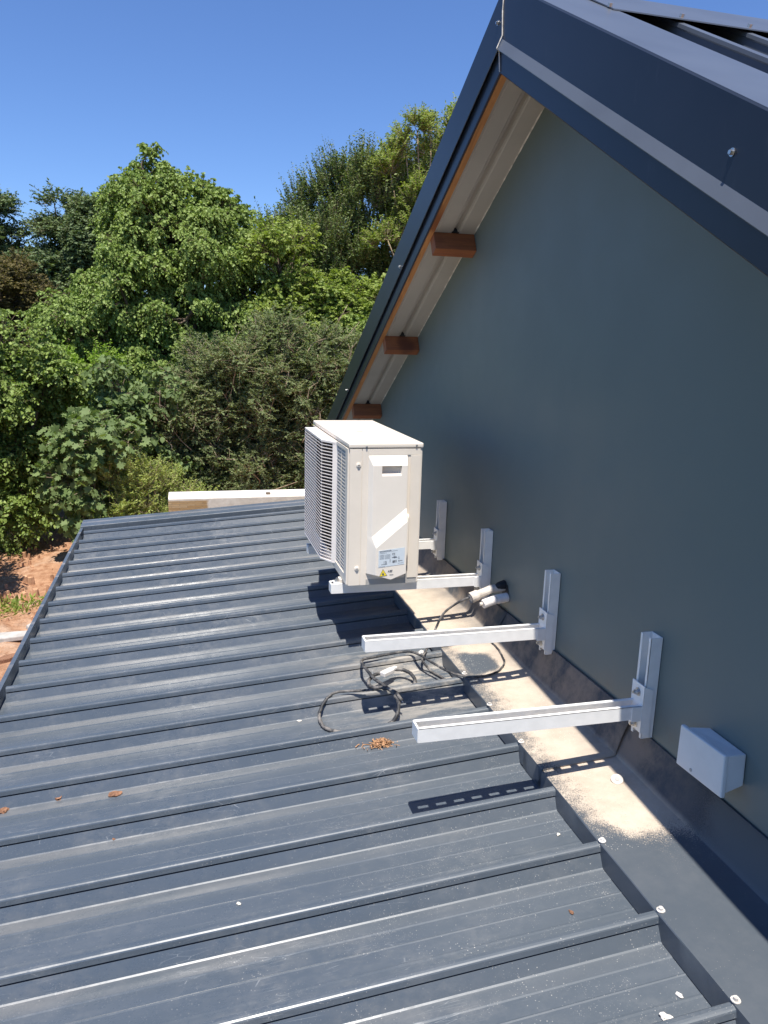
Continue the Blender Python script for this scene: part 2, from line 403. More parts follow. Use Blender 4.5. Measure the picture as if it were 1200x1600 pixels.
# purlins across the far eave
for d in (0.585, 1.215, 1.835, 2.43):
    for side in (1,):
        a = math.atan(T[side]); c0 = Vector(sp(side, d, 0, -0.2055))
        u = Vector((0, side*math.cos(a), -math.sin(a))); nrm = Vector((0, side*math.sin(a), math.cos(a)))
        loops = []
        for xx in (-0.1490, -0.0005):
            loops.append([Vector((xx, 0, 0)) + Vector((0, c0.y, c0.z)) + u*aa + nrm*bb for aa, bb in ((0, 0), (0.042, 0), (0.042, -0.066), (0, -0.066))])
        pu = MB().prism(*loops).build('purlin', M['woodp'], house, 0.0015)
        g = MB(); cc = Vector((-0.071, c0.y, c0.z)) + nrm*0.010
        g.prism([cc + Vector((-0.012, 0, 0)) + nrm*-0.009 - u*0.006, cc + Vector((0.014, 0, 0)) + nrm*-0.009 - u*0.006, cc + Vector((0, 0, 0)) + nrm*0.012 - u*0.006],
                [cc + Vector((-0.012, 0, 0)) + nrm*-0.009 + u*0.006, cc + Vector((0.014, 0, 0)) + nrm*-0.009 + u*0.006, cc + Vector((0, 0, 0)) + nrm*0.012 + u*0.006])
        g.build('gap_shade', M['black'], pu)  # black wedge painted as the dark gap between purlin and lining groove
# ragged bead of sealant where wall meets the lining
for side in (1, -1):
    mb = MB(); pts = []; rr = []
    n = 160
    for i in range(n):
        d = 0.03 + (D[side]-0.2)*i/(n-1); p = Vector(sp(side, d, -0.0008, -0.2058)); pts.append(p + Vector((0, 0, random.uniform(-0.001, 0.001)))); rr.append(max(0.0006, random.gauss(0.0020, 0.0012)))
    mb.tube(pts, rr, 5).build('sealant_bead', M['seal'], house)

# ------------------------------------------------------------------ lean-to extension
ext = empty('lean_to_extension', (-0.8, 0.7, GZ))
tag(ext, 'low lean-to extension with ribbed anthracite metal roof against the gable wall', 'extension')
XEV, YF, YN = -1.549, 3.02, -2.35
X2 = -0.21
def roof_rows(x):
    r = []; PANZ = -0.027
    k0 = int(math.floor((YN-R0)/RP)); k1 = int(round((YF-R0)/RP))
    ribs_ = [R0 + k*RP for k in range(k0, k1+1)]
    for i, y in enumerate(ribs_):
        # from near pan up to the rib, then down behind
        for dy, o in ((-0.0500, PANZ-0.0007), (-0.0480, PANZ-0.0007), (-0.0450, PANZ+0.0003), (-0.0200, PANZ+0.0003), (-0.0180, PANZ+0.0005), (-0.0150, PANZ+0.0021), (-0.0025, -0.0022), (0.0040, -0.0018), (0.0040, 0.0004),
                      (-0.0022, 0.0010), (-0.0036, 0.0022), (-0.0016, 0.0112), (-0.0004, 0.0134), (0.0022, 0.0148), (0.0060, 0.0156), (0.0125, 0.0150), (0.0165, 0.0110), (0.0175, 0.0030), (0.0190, PANZ+0.0015), (0.0225, PANZ-0.0007),
                      (0.066, PANZ-0.0007), (0.070, PANZ-0.0001), (0.074, PANZ-0.0007), (0.110, PANZ-0.0007), (0.1125, PANZ+0.0001), (0.115, PANZ-0.0007)):
            if i == len(ribs_)-1 and dy > 0.03: break
            r.append((x, y+dy, rz(x, o)))
    return r
mb = MB(); xs = np.linspace(X2+0.03, XEV+0.012, 7)
mb.loft([roof_rows(x) for x in xs])
lr = mb.build('roof_sheet', M['roof'], ext)
# solid deck just under the sheet so nothing shines through
MB().prism([(-0.02, YN, rz(-0.02, -0.034)), (XEV+0.01, YN, rz(XEV, -0.034)), (XEV+0.01, YN, rz(XEV, -0.12)), (-0.02, YN, rz(-0.02, -0.12))],
           [(-0.02, YF+0.08, rz(-0.02, -0.034)), (XEV+0.01, YF+0.08, rz(XEV, -0.034)), (XEV+0.01, YF+0.08, rz(XEV, -0.12)), (-0.02, YF+0.08, rz(-0.02, -0.12))]).build('roof_deck', M['trim'], ext)
# eave trim: thin upright edge at rib height
et = sheet_poly([(XEV+0.018, -0.030), (XEV+0.001, -0.029), (XEV, 0.016), (XEV-0.012, 0.017), (XEV-0.013, -0.14)], 0.0016)
MB().prism([(x, YN, rz(x, o)) for x, o in et], [(x, YF+0.135, rz(x, o)) for x, o in et]).build('eave_trim', M['roof'], ext)
# far end trim: flat top with down-turned front edge
prof = [(YF-0.006, -0.020), (YF-0.004, 0.021), (YF, 0.024), (YF+0.135, 0.028), (YF+0.137, -0.10), (YF+0.134, -0.10), (YF+0.132, 0.025), (YF+0.001, 0.0215), (YF-0.0025, 0.019), (YF-0.004, -0.020)]
MB().prism([(XEV-0.014, y, rz(XEV, o)) for y, o in prof], [(-0.005, y, rz(-0.005, o)) for y, o in prof]).build('end_trim', M['roof'], ext)
# walls of the extension
MB().box((XEV+0.06, YN+0.05, GZ-0.1), (XEV+0.2, YF+0.02, rz(XEV, -0.125))).build('front_wall', M['wall'], ext)
MB().box((XEV+0.2, YF-0.12, GZ-0.1), (-0.003, YF+0.02, rz(XEV, -0.125))).build('end_wall', M['wall'], ext)
MB().box((XEV+0.2, YN+0.05, GZ-0.1), (-0.003, YN+0.19, rz(XEV, -0.125))).build('end_wall', M['wall'], ext)
# wall flashing in three overlapping lengths
def flashing(y0, y1, lift, ztop0, ztop1, seed, wob=0.0):
    rnd = random.Random(seed); ph = rnd.uniform(0, 6)
    n = max(12, int((y1-y0)/0.03)); rows = []
    for j in range(n+1):
        y = y0 + (y1-y0)*j/n; f = j/n
        e = wob*(math.exp(-((y-y0)/0.09)**2) + math.exp(-((y-y1)/0.09)**2))
        bend = e*math.sin(y*60+ph)*0.006
        wv = 0.0012*math.sin(y*9+ph) + 0.0007*math.sin(y*23+ph*2)
        zt = ztop0 + (ztop1-ztop0)*f
        L = lift
        row = [(-0.222, y, rz(-0.222, -0.020+L)), (-0.2275, y, rz(-0.2275, -0.0255+L)), (-0.2272+0.6*wv, y, rz(-0.2272, 0.0165+L)), (-0.2262, y, rz(-0.2262, 0.0184+L)), (-0.220, y, rz(-0.220, 0.0188+L)),
               (-0.15, y, rz(-0.15, 0.0185+L+wv*0.6)), (-0.09, y, rz(-0.09, 0.0185+L+wv)), (-0.046+wv, y, rz(-0.046, 0.0195+L)), (-0.040+wv, y, rz(-0.040, 0.0215+L)), (-0.036+wv+bend, y, rz(-0.036, 0.027+L)),
               (-0.020+bend-L, y, -0.118+L+bend*0.3), (-0.0065-L*0.6, y, zt-0.006), (-0.0050-L*0.6, y, zt), (-0.0018-L*0.3, y, zt+0.0015)]
        rows.append(row)
    mb = MB().loft(rows); o = mb.build('wall_flashing', M['flash'], ext, 0, True)
    o.data.set_sharp_from_angle(angle=math.radians(28))
    so_ = o.modifiers.new('thick', 'SOLIDIFY'); so_.thickness = 0.0012; so_.offset = -1
    return o
f1 = flashing(YN, 0.17, 0.0, -0.083, -0.083, 1, 0.6)
f2 = flashing(0.075, 0.86, 0.0035, -0.062, -0.074, 2, 1.0)
f3 = flashing(0.80, YF-0.01, 0.0070, -0.074, -0.080, 3, 0.6)
for y in (-0.184, -0.378, -0.569, -0.77, 0.01+0.19, 0.40, 0.60):
    fl = f1 if y < 0.1 else f2
    p = Vector((-0.2215+random.uniform(-.002, .002), y, rz(-0.2215, 0.0195 + (0.0035 if y > 0.1 else 0))))
    q = MB(); q.tube([p, p + Vector((0, 0, 0.0015))], 0.0075, 12); q.tube([p + Vector((0, 0, 0.0015)), p + Vector((0, 0, 0.006))], 0.0042, 6)
    q.build('screw', M['seal'], fl)

# ------------------------------------------------------------------ parapet beyond the roof end
def mat_parapet():
    t = NT('plastered_brick'); X, Y, Z = t.xyz()
    n = t.noise(18, 6, 0.7)
    pl = t.mix(t.maprange(n, 0.3, 0.7), (0.60, 0.50, 0.40), (0.72, 0.62, 0.51))
    br = t.node('ShaderNodeTexBrick'); mp = t.node('ShaderNodeMapping'); t.l.new(t.coord(), mp.inputs[0]); mp.inputs['Rotation'].default_value = (math.pi/2, 0, 0)
    t.l.new(mp.outputs[0], br.inputs[0]); br.inputs['Scale'].default_value = 1.0; br.inputs['Brick Width'].default_value = 0.09; br.inputs['Row Height'].default_value = 0.011; br.inputs['Mortar Size'].default_value = 0.0016
    br.inputs['Color1'].default_value = (0.42, 0.24, 0.10, 1); br.inputs['Color2'].default_value = (0.55, 0.37, 0.20, 1); br.inputs['Mortar'].default_value = (0.33, 0.22, 0.12, 1)
    edge = t.math('MULTIPLY', t.maprange(t.math('ADD', X, t.math('MULTIPLY', n, 0.03)), -0.845, -0.865), t.maprange(Z, -0.196, -0.203))
    c = t.mix(edge, pl, br.outputs[0])
    c = t.mix(t.maprange(Z, -0.190, -0.186), c, (0.80, 0.74, 0.65))
    t.set(c, 0.9, 0, 0.2); t.bump(n, 0.5, 0.005); return t.m
o = MB().box((-1.10, 3.30, GZ), (-0.02, 3.52, -0.186)).build('parapet_wall', mat_parapet(), None, 0.004)
tag(o, 'low cream plastered wall with bare brick end just beyond the metal roof', 'wall')
q = MB().box((-0.512, 3.36, -0.1855), (-0.485, 3.40, -0.176)).build('stone_chip', M['bark'], None, 0.003)
tag(q, 'small dark chip lying on top of the cream parapet wall', 'stone')

# ------------------------------------------------------------------ wall brackets
AL = 0.55; AW = 0.040; AH = 0.032; TH = 0.0022
def channel(mbx, L, wd, ht, slots=True):
    """u channel along +s: returns loops in local (s,a,b): a across 0..wd, b depth 0 (web) .. ht (open)"""
    pass
def make_bracket():
    root = empty('wall_bracket', (0, 0, 0))
    # arm: U open upward, web at the bottom pierced with slots
    mb = MB()
    x0, x1 = -AL, -0.034
    for ya, yb, lip in ((0.0, TH, 1), (AW-TH, AW, -1)):
        mb.box((x0, ya, -AH), (x1, yb, 0.0))
        mb.box((x0, ya if lip == 1 else yb-0.0075, -0.0022), (x1, ya+0.0075 if lip == 1 else yb, 0.0002))
    # web with slots
    s0, s1 = 0.0135, 0.0265
    mb.box((x0, TH, -AH), (x1, s0, -AH+TH)); mb.box((x0, s1, -AH), (x1, AW-TH, -AH+TH))
    xs_ = []; xx = x0 + 0.016
    prev = x0
    while xx + 0.026 < x1:
        mb.box((prev, s0, -AH), (xx, s1, -AH+TH)); prev = xx + 0.024; xx += 0.0425
    mb.box((prev, s0, -AH), (x1, s1, -AH+TH))
    arm = mb.build('arm', M['white'], root, 0.0003, seg=1)
    cap = MB().prism([(x0-0.0018, 0.0004, -AH+0.0004), (x0-0.0018, AW-0.0004, -AH+0.0004), (x0-0.0018, AW-0.0004, -0.0004), (x0-0.0018, 0.0004, -0.0004)],
                     [(x0+0.004, 0.0026, -AH+0.0026), (x0+0.004, AW-0.0026, -AH+0.0026), (x0+0.004, AW-0.0026, -0.0026), (x0+0.004, 0.0026, -0.0026)]).build('end_cap', M['white'], arm, 0.0006)
    # upright: U open away from the wall
    mb = MB(); zt, zb = 0.157, -0.0805
    mb.box((-0.0035, 0, zb), (-0.0013, AW, zt))
    for ya, yb in ((0, TH), (AW-TH, AW)):
        mb.box((-0.030, ya, zb), (-0.0035, yb, zt))
    mb.box((-0.030, 0, zb), (-0.0282, 0.0075, zt)); mb.box((-0.030, AW-0.0075, zb), (-0.0282, AW, zt))
    up = mb.build('upright', M['white'], root, 0.0003, seg=1)
    # knuckle clamped round the foot of the upright
    mb = MB(); k0, k1 = -0.072, 0.046
    mb.prism([(-0.012, -0.0032, k0-0.006), (-0.012, -0.0032, k1-0.010), (-0.036, -0.0032, k1), (-0.036, -0.0032, k0+0.008)],
             [(-0.012, -0.0006, k0-0.006), (-0.012, -0.0006, k1-0.010), (-0.036, -0.0006, k1), (-0.036, -0.0006, k0+0.008)])
    mb.prism([(-0.012, AW+0.0006, k0-0.006), (-0.012, AW+0.0006, k1-0.010), (-0.036, AW+0.0006, k1), (-0.036, AW+0.0006, k0+0.008)],
             [(-0.012, AW+0.0032, k0-0.006), (-0.012, AW+0.0032, k1-0.010), (-0.036, AW+0.0032, k1), (-0.036, AW+0.0032, k0+0.008)])
    mb.box((-0.0362, -0.0032, k0+0.008), (-0.0335, AW+0.0032, k1))
    mb.box((-0.060, -0.0026, -AH-0.004), (-0.0362, -0.0004, -0.001)); mb.box((-0.060, AW+0.0004, -AH-0.004), (-0.0362, AW+0.0026, -0.001))
    kn = mb.build('knuckle', M['white'], root, 0.0007, seg=2)
    for z in (0.026, -0.050):
        mb = MB(); mb.tube([(-0.0362, 0.018, z), (-0.0380, 0.018, z)], 0.0095, 16); mb.tube([(-0.0380, 0.018, z), (-0.0450, 0.018, z)], 0.0062, 6); mb.tube([(-0.0450, 0.018, z), (-0.0500, 0.018, z)], 0.0035, 8)
        mb.build('bolt', M['steel'], kn)
    return root
def all_children(o): return [c for c in bpy.data.objects if c.parent == o]
def copy_tree(o, par=None):
    c = o.copy(); COL.objects.link(c)
    if par is not None: c.parent = par
    for ch in all_children(o): copy_tree(ch, c)
    return c
br0 = make_bracket()
YS = (0.0, 0.4768, 0.9623, 1.4392)
BL = ('empty white wall bracket nearest the viewer, beside the junction box', 'empty white wall bracket between the cable hole and the nearest bracket',
      'white wall bracket under the front end of the air conditioner', 'white wall bracket mostly hidden behind the air conditioner at its far end')
for i, y in enumerate(YS):
    b = br0 if i == 0 else copy_tree(br0)
    b.location = (0, y, 0); tag(b, BL[i], 'bracket', 'white steel brackets bolted to the gable wall')

# ------------------------------------------------------------------ air conditioner outdoor unit
ax0, ax1, ay0, ay1, az0, az1 = -0.514, -0.281, 0.895, 1.561, 0.014, 0.4655
ac = empty('air_conditioner', (-0.4, 1.23, 0.0))
tag(ac, 'cream outdoor air conditioner unit with slatted fan grille resting on brackets', 'air conditioner')
def zx(u): return ax0 + (u-415)/588*(ax1-ax0)      # scale drawing of the side panel
def zz(u): return 0.4655 - (u-272)/1113*0.4535
Yn = ay0
# casing
cas = MB().box((ax0+0.004, ay0+0.0, az0), (ax1, ay1, 0.449)).build('casing', M['acbody'], ac, 0.004)
lid = MB().box((ax0-0.001, ay0-0.004, 0.4505), (ax1+0.002, ay1+0.003, az1)).build('lid', M['acbody'], ac, 0.005, seg=3)
MB().box((-0.425, 1.19, az1+0.0002), (-0.405, 1.198, az1+0.0012)).build('badge', M['recess'], lid)
# seam between corner post and side plate (raised plates leave a groove)
MB().box((zx(421), Yn-0.0022, az0+0.001), (zx(516), Yn-0.0002, 0.4488)).build('corner_post', M['acbody'], ac, 0.0008)
pl = MB().box((zx(520), Yn-0.0022, az0+0.001), (zx(566), Yn-0.0002, 0.4488)); pl.box((zx(566), Yn-0.0021, 0.4285), (zx(984), Yn-0.0002, 0.4488)); pl.box((zx(906), Yn-0.0030, 0.033), (zx(984), Yn-0.0003, 0.428))
pl.build('side_plate', M['acbody'], ac, 0.0006)
MB().box((zx(566), Yn-0.0012, az0+0.001), (zx(984), Yn-0.0001, 0.0335)).build('base_plate', M['recess'], ac)  # grey has the shade under the service cover put into it
# moulded service cover: bevelled box, with hand hold and a stepped lower half
def cover():
    mb = MB(); f1y, f2y = Yn-0.017, Yn-0.034
    L, R_ = zx(566), zx(880); Li, Ri = zx(598), zx(874); L2 = zx(625)
    zt = zz(360); zti = zz(438); zb = zz(1290); zm = zz(1325)
    rl, rr = zz(985), zz(765); sl, sr = zz(1065), zz(862)
    P = {}
    def v(x, y, z): mb.v.append((x, y, z)); return len(mb.v)-1
    a = v(L, Yn-0.001, zt); b = v(R_, Yn-0.001, zt)                # top edge at plate
    c = v(Li, f1y, zti); d = v(Ri, f1y, zti)                       # top of face
    e = v(Li, f1y, rl); f = v(Ri, f1y, rr)                          # start of ramp
    g = v(L2, f2y, sl); h = v(Ri, f2y, sr)                          # foot of ramp
    i = v(L2, f2y, zb+0.004); j = v(zx(750), f2y, zm+0.002); k = v(Ri, f2y, zb+0.006)   # bottom v edge
    l = v(L, Yn-0.001, zb+0.002); m_ = v(L, Yn-0.001, rl)           # left at plate
    n = v(R_, Yn-0.001, rr); o_ = v(R_, Yn-0.001, zb+0.010)
    # hand hold hole in the face
    hx0, hx1, hz0, hz1 = zx(670), zx(828), zz(492), zz(440)-0.0005
    q0 = v(hx0, f1y, hz1); q1 = v(hx1, f1y, hz1); q2 = v(hx1-0.002, f1y, hz0-0.009); q3 = v(hx0, f1y, hz0-0.009)
    q4 = v(hx0, Yn+0.006, hz1-0.001); q5 = v(hx1, Yn+0.006, hz1-0.001); q6 = v(hx1-0.002, Yn+0.004, hz0+0.003); q7 = v(hx0, Yn+0.004, hz0+0.003)
    mb.f += [(a, b, d, c), (c, d, q1, q0), (d, f, q2, q1), (f, e, q3, q2), (e, c, q0, q3),
             (q0, q1, q5, q4), (q1, q2, q6, q5), (q2, q3, q7, q6), (q3, q0, q4, q7), (q4, q5, q6, q7),
             (e, f, h, g), (g, h, k, j, i), (a, c, e, m_), (m_, e, g), (m_, g, i, l), (b, n, f, d), (n, h, f), (n, o_, k, h), (l, i, j), (l, j, o_), (o_, j, k)]
    bm_ = mb.build('service_cover', M['acplastic'], ac, 0.0012, seg=2)
    return f2y
f2y = cover()
sc = [o for o in bpy.data.objects if o.name.startswith('service_cover')][0]
mb = MB(); mb.tube(catmull([(zx(893), Yn-0.001, zz(838)), (zx(896), Yn-0.008, zz(856)), (zx(896), Yn-0.008, zz(1225))], 4), 0.0032, 8); mb.build('cable_strap', M['acplastic'], ac, smooth=True)
mb = MB(); mb.box((zx(888), Yn-0.0035, az0+0.001), (zx(903), Yn-0.0012, zz(1235))); mb.build('pipe_slot', M['recess'], ac)
# rating label, its print, and the warning sticker
ly = f2y-0.0006
lab = MB().prism([(zx(646), ly, zz(1084)), (zx(858), ly, zz(1064)), (zx(858), ly, zz(1198)), (zx(646), ly, zz(1218))],
                 [(zx(646), ly+0.0004, zz(1084)), (zx(858), ly+0.0004, zz(1064)), (zx(858), ly+0.0004, zz(1198)), (zx(646), ly+0.0004, zz(1218))]).build('rating_label', M['label'], sc)
mb = MB(); rnd = random.Random(3)
def ink(u0, v0, u1, v1, y=ly-0.0003): mb.box((zx(u0), y, zz(v1)), (zx(u1), y+0.0002, zz(v0)))
def dashes(u0, u1, v, hh):
    u = u0
    while u < u1-2:
        w_ = rnd.uniform(3, 9); ink(u, v - (u-646)*0.09, min(u+w_, u1), v - (u-646)*0.09 + hh); u += w_ + rnd.uniform(1.2, 2.5)
dashes(654, 748, 1089, 5); dashes(654, 800, 1098, 2.2); dashes(654, 712, 1107, 2.2)
for k in range(6): dashes(656, 694, 1120+k*6.5, 1.6); dashes(700, 742, 1122+k*6.5, 1.6)
dashes(668, 716, 1196, 3.5); dashes(804, 850, 1202, 1.6); dashes(654, 700, 1212, 1.6)
for (u0, v0, u1, v1) in ((758, 1106, 778, 1109), (758, 1119, 778, 1122), (758, 1106, 761, 1122), (775, 1106, 778, 1122), (754, 1140, 798, 1144), (764, 1134, 794, 1137), (776, 1128, 780, 1150), (760, 1165, 772, 1184), (774, 1163, 782, 1182), (786, 1161, 792, 1181), (810, 1132, 813, 1150), (806, 1148, 818, 1151), (738, 1154, 742, 1178)): ink(u0, v0, u1, v1)
mb.build('label_print', M['ink'], lab)
def text(name, body, size, loc, mat, parent, sx=1.0):
    cu = bpy.data.curves.new(name, 'FONT'); cu.body = body; cu.size = size; cu.extrude = 0.0001; cu.offset = size*0.012
    o = bpy.data.objects.new(name, cu); COL.objects.link(o); cu.materials.append(mat)
    o.rotation_euler = (math.pi/2, 0, 0); o.scale = (sx, 1, 1); bpy.context.view_layer.update()
    me = bpy.data.meshes.new_from_object(o); bpy.data.objects.remove(o); me.transform(Matrix.Translation(loc) @ Matrix.Rotation(math.pi/2, 4, 'X'))
    o = bpy.data.objects.new(name, me); COL.objects.link(o); o.parent = parent; o.matrix_parent_inverse = Matrix.Translation(-parent_loc(parent))
    if not me.materials: me.materials.append(mat)
    return o
text('label_print', '15', 0.012, (zx(684), ly-0.0003, zz(1188)), M['ink'], lab)
text('label_print', 'A++', 0.0078, (zx(806), ly-0.0003, zz(1174)), M['ink'], lab)
tri = lambda k, y: [(zx(686) + (zx(u)-zx(686))*k, y, zz(1268) + (zz(v_)-zz(1268))*k) for u, v_ in ((654, 1292), (720, 1284), (684, 1230))]
st = MB().prism(tri(1.0, ly), tri(1.0, ly+0.0004)).build('warning_sticker', M['ink'], sc)
MB().prism(tri(0.86, ly-0.0003), tri(0.86, ly-0.0001)).build('yellow_field', M['yellow'], st)
fl = [(681, 1281), (691, 1280), (694, 1272), (691, 1264), (687, 1267), (688, 1256), (681, 1263), (677, 1272)]
MB().prism([(zx(u), ly-0.0006, zz(v_)) for u, v_ in fl], [(zx(u), ly-0.0004, zz(v_)) for u, v_ in fl]).build('flame_symbol', M['ink'], st)
text('sticker_print', 'A2L', 0.0085, (zx(724), ly-0.0003, zz(1256)), M['ink'], sc)
mb = MB(); 
for (u0, u1, v_) in ((742, 762, 1240), (742, 760, 1247), (738, 770, 1276)): ink(u0, v_, u1, v_+3)
mb.build('sticker_print', M['ink'], sc)
# screws
for (u, v_, r_) in ((490, 435, 0.0075), (490, 1240, 0.0075), (550, 300, 0.0035), (950, 292, 0.0035)):
    c_ = Vector((zx(u), Yn-0.0022, zz(v_))); q = MB(); q.tube([c_, c_ + Vector((0, -0.002, 0))], r_, 16); q.tube([c_ + Vector((0, -0.002, 0)), c_ + Vector((0, -0.0045, 0))], r_*0.6, 10)
    q.build('screw', M['acplastic'] if r_ > 0.005 else M['steel'], cas, 0.0004)
    if r_ > 0.005: MB().box(c_ + Vector((-0.0035, -0.0050, -0.0008)), c_ + Vector((0.0035, -0.0046, 0.0008))).build('screw_slot', M['ink'], cas)
# corner louvres on the front face beside the grille
fx = ax0+0.004
MB().box((fx-0.0014, 0.930, 0.040), (fx-0.0012, 1.074, 0.440)).build('corner_mesh', M['recess'], ac)
MB().box((fx-0.0012, 0.905, 0.040), (fx-0.0002, 1.500, 0.440)).build('coil_guard', M['coil'], ac)
mb = MB()
n = 34
for k in range(n+1):
    z = 0.046 + (0.436-0.046)*k/n
    mb.box((fx-0.0045, 0.935, z-0.0016), (fx-0.0016, 1.085, z+0.0020))
for y in (0.935, 1.01): mb.box((fx-0.0050, y-0.002, 0.040), (fx-0.0010, y+0.002, 0.442))
mb.box((fx-0.0072, 0.899, 0.018), (fx-0.0010, 0.934, 0.448)); mb.box((fx-0.0065, 0.934, 0.018), (fx-0.0010, 1.55, 0.044)); mb.box((fx-0.0065, 0.934, 0.4375), (fx-0.0010, 1.55, 0.448))
mb.build('corner_louvre', M['acbody'], ac)
# fan grille: slats with a chamfered near end, in a thin frame
gx = -0.556; g0, g1 = 1.150, 1.500; gzb, gzt = 0.040, 0.438
mb = MB()
def slatpath(off): return [(gx+off, g1, 0), (gx+off, g0, 0), (-0.524+off, 1.092, 0)]
N = 36
for k in range(N):
    z = gzb + 0.010 + (gzt-gzb-0.018)*k/(N-1)
    chz = 0.0
    A = [(gx, g1), (gx, g0), (-0.5255, 1.094)]; B = [(gx+0.0018, g1), (gx+0.0018, g0+0.0010), (-0.5245, 1.0950)]
    rows = [[(x, y, z-0.0013), (x, y, z+0.0010), (x2, y2, z+0.0011), (x2, y2, z-0.0010)] for (x, y), (x2, y2) in zip(A, B)]
    mb.loft(rows, True)
for y in (g1-0.12, g0): mb.box((gx+0.0022, y-0.0010, gzb), (gx+0.0040, y+0.0010, gzt))
gr = mb.build('fan_grille', M['grille'], ac)
mb = MB()
# frame: top, bottom, near post, far post
topo = [(-0.556, 1.502), (-0.556, 1.148), (-0.526, 1.090), (-0.511, 1.078), (-0.5095, 1.085), (-0.5095, 1.502)]
mb.prism([(x, y, gzt) for x, y in topo], [(x, y, gzt+0.0075) for x, y in topo]); mb.prism([(x, y, gzb) for x, y in topo], [(x, y, gzb-0.006) for x, y in topo])
post = [(-0.5275, 1.0925), (-0.5110, 1.0780), (-0.5095, 1.0800), (-0.5095, 1.0880), (-0.5240, 1.0990)]
mb.prism([(x, y, gzb+0.0002) for x, y in post], [(x, y, gzt-0.0002) for x, y in post])
mb.box((-0.556, 1.4985, gzb+0.0002), (-0.5095, 1.502, gzt-0.0002))
mb.build('grille_frame', M['grille'], gr, 0.0008)
# fan behind the slats
mb = MB(); fc = Vector((-0.520, 1.30, 0.24))
mb.tube([fc, fc + Vector((0.012, 0, 0))], 0.04, 20)
for k in range(3):
    a0 = k*2*math.pi/3
    rows = []
    for r_ in np.linspace(0.035, 0.17, 6):
        row = []
        for a in np.linspace(0, 1.35, 7): row.append(fc + Vector((0.002 + 0.010*(a/1.35), math.cos(a0+a+r_)*r_, math.sin(a0+a+r_)*r_)))
        rows.append(row)
    mb.loft(rows)
mb.build('fan', M['coil'], ac)
# mounting feet, bolted to the arms
for y in (YS[2], YS[3]):
    for x in (-0.505, -0.295):
        ft = MB().box((x-0.018, y+0.004, 0.0010), (x+0.018, y+0.036, 0.0142)).build('foot', M['acbody'], ac, 0.001)
ft = MB().box((-0.541, YS[2]+0.004, 0.0009), (-0.5105, YS[2]+0.036, 0.0030)).build('foot', M['white'], ac, 0.0008)
mb = MB(); c_ = Vector((-0.530, YS[2]+0.020, 0.003)); mb.tube([c_, c_+Vector((0, 0, 0.0018))], 0.0085, 16); mb.tube([c_+Vector((0, 0, 0.0018)), c_+Vector((0, 0, 0.0075))], 0.0058, 6); mb.tube([c_+Vector((0, 0, 0.0075)), c_+Vector((0, 0, 0.012))], 0.003, 8)
mb.build('bolt', M['steel'], ft)

# ------------------------------------------------------------------ junction box on the wall
jb = empty('junction_box', (0, -0.23, -0.04)); tag(jb, 'square pale grey plastic junction box on the wall above the flashing', 'junction box')
MB().prism([(-0.002, -0.284, 0.039), (-0.002, -0.180, 0.039), (-0.002, -0.180, -0.026), (-0.002, -0.287, -0.024)],
           [(-0.041, -0.284, 0.040), (-0.041, -0.165, 0.037), (-0.041, -0.165, -0.040), (-0.041, -0.286, -0.037)]).build('box_body', M['boxwhite'], jb, 0.003)
jc = MB().prism([(-0.0412, -0.2860, 0.0425), (-0.0412, -0.1540, 0.0385), (-0.0412, -0.1530, -0.0490), (-0.0412, -0.2900, -0.0430)],
                [(-0.0510, -0.2855, 0.0420), (-0.0510, -0.1545, 0.0380), (-0.0510, -0.1535, -0.0485), (-0.0510, -0.2895, -0.0425)]).build('box_cover', M['boxwhite'], jb, 0.0035, seg=3)
MB().tube([(-0.0508, -0.200, -0.036), (-0.0520, -0.200, -0.036)], 0.0035, 12).build('screw', M['recess'], jc)

# ------------------------------------------------------------------ pipe stubs at the wall hole, and loose cables
hole = MB(); ring = []
cen = Vector((-0.0006, 0.838, -0.018))
rows = []
rnd = random.Random(5)
outl = []
for k in range(22):
    a = 2*math.pi*k/22; r_ = 0.033*(1+rnd.uniform(-0.16, 0.16)); outl.append(cen + Vector((0, math.cos(a)*r_*0.75, math.sin(a)*r_*1.05)))
o = MB().prism(outl, [p + Vector((-0.0012, 0, 0)) for p in outl]).build('wall_hole', M['black'], house)
ps = empty('pipe_sleeve', (0, 0.84, -0.02)); tag(ps, 'pair of cream and white pipe stubs taped together poking out of wall hole', 'pipe')
mb = MB(); mb.tube([(-0.002, 0.845, -0.002), (-0.045, 0.842, -0.004), (-0.098, 0.832, -0.018)], [0.0125, 0.0138, 0.0135], 14); mb.build('foam_sleeve', M['insul'], ps, smooth=False)
mb = MB(); a_, b_ = Vector((-0.098, 0.832, -0.018)), Vector((-0.124, 0.828, -0.026)); mb.tube([a_, b_], [0.0172, 0.0178], 16, caps=False); mb.tube([b_, a_], [0.0125, 0.0120], 16, caps=True); mb.build('collar', M['insul'], ps)
mb = MB(); mb.tube([(-0.002, 0.815, -0.026), (-0.042, 0.812, -0.030)], 0.0152, 16); mb.build('white_pipe', M['pvc'], ps, 0.002)
mb = MB(); mb.tube([(-0.043, 0.812, -0.030), (-0.090, 0.805, -0.041)], 0.0145, 16); mb.build('white_coupling', M['pvc'], ps, 0.003)
mb = MB(); mb.tube([(-0.085, 0.8065, -0.0395), (-0.100, 0.806, -0.041)], 0.006, 10); mb.build('brass_tip', M['insul'], ps)
mb = MB(); mb.tube([(-0.001, 0.846, 0.006), (-0.022, 0.842, 0.004), (-0.045, 0.838, -0.004)], [0.017, 0.014, 0.006], 10); mb.build('black_tape', M['black'], ps)

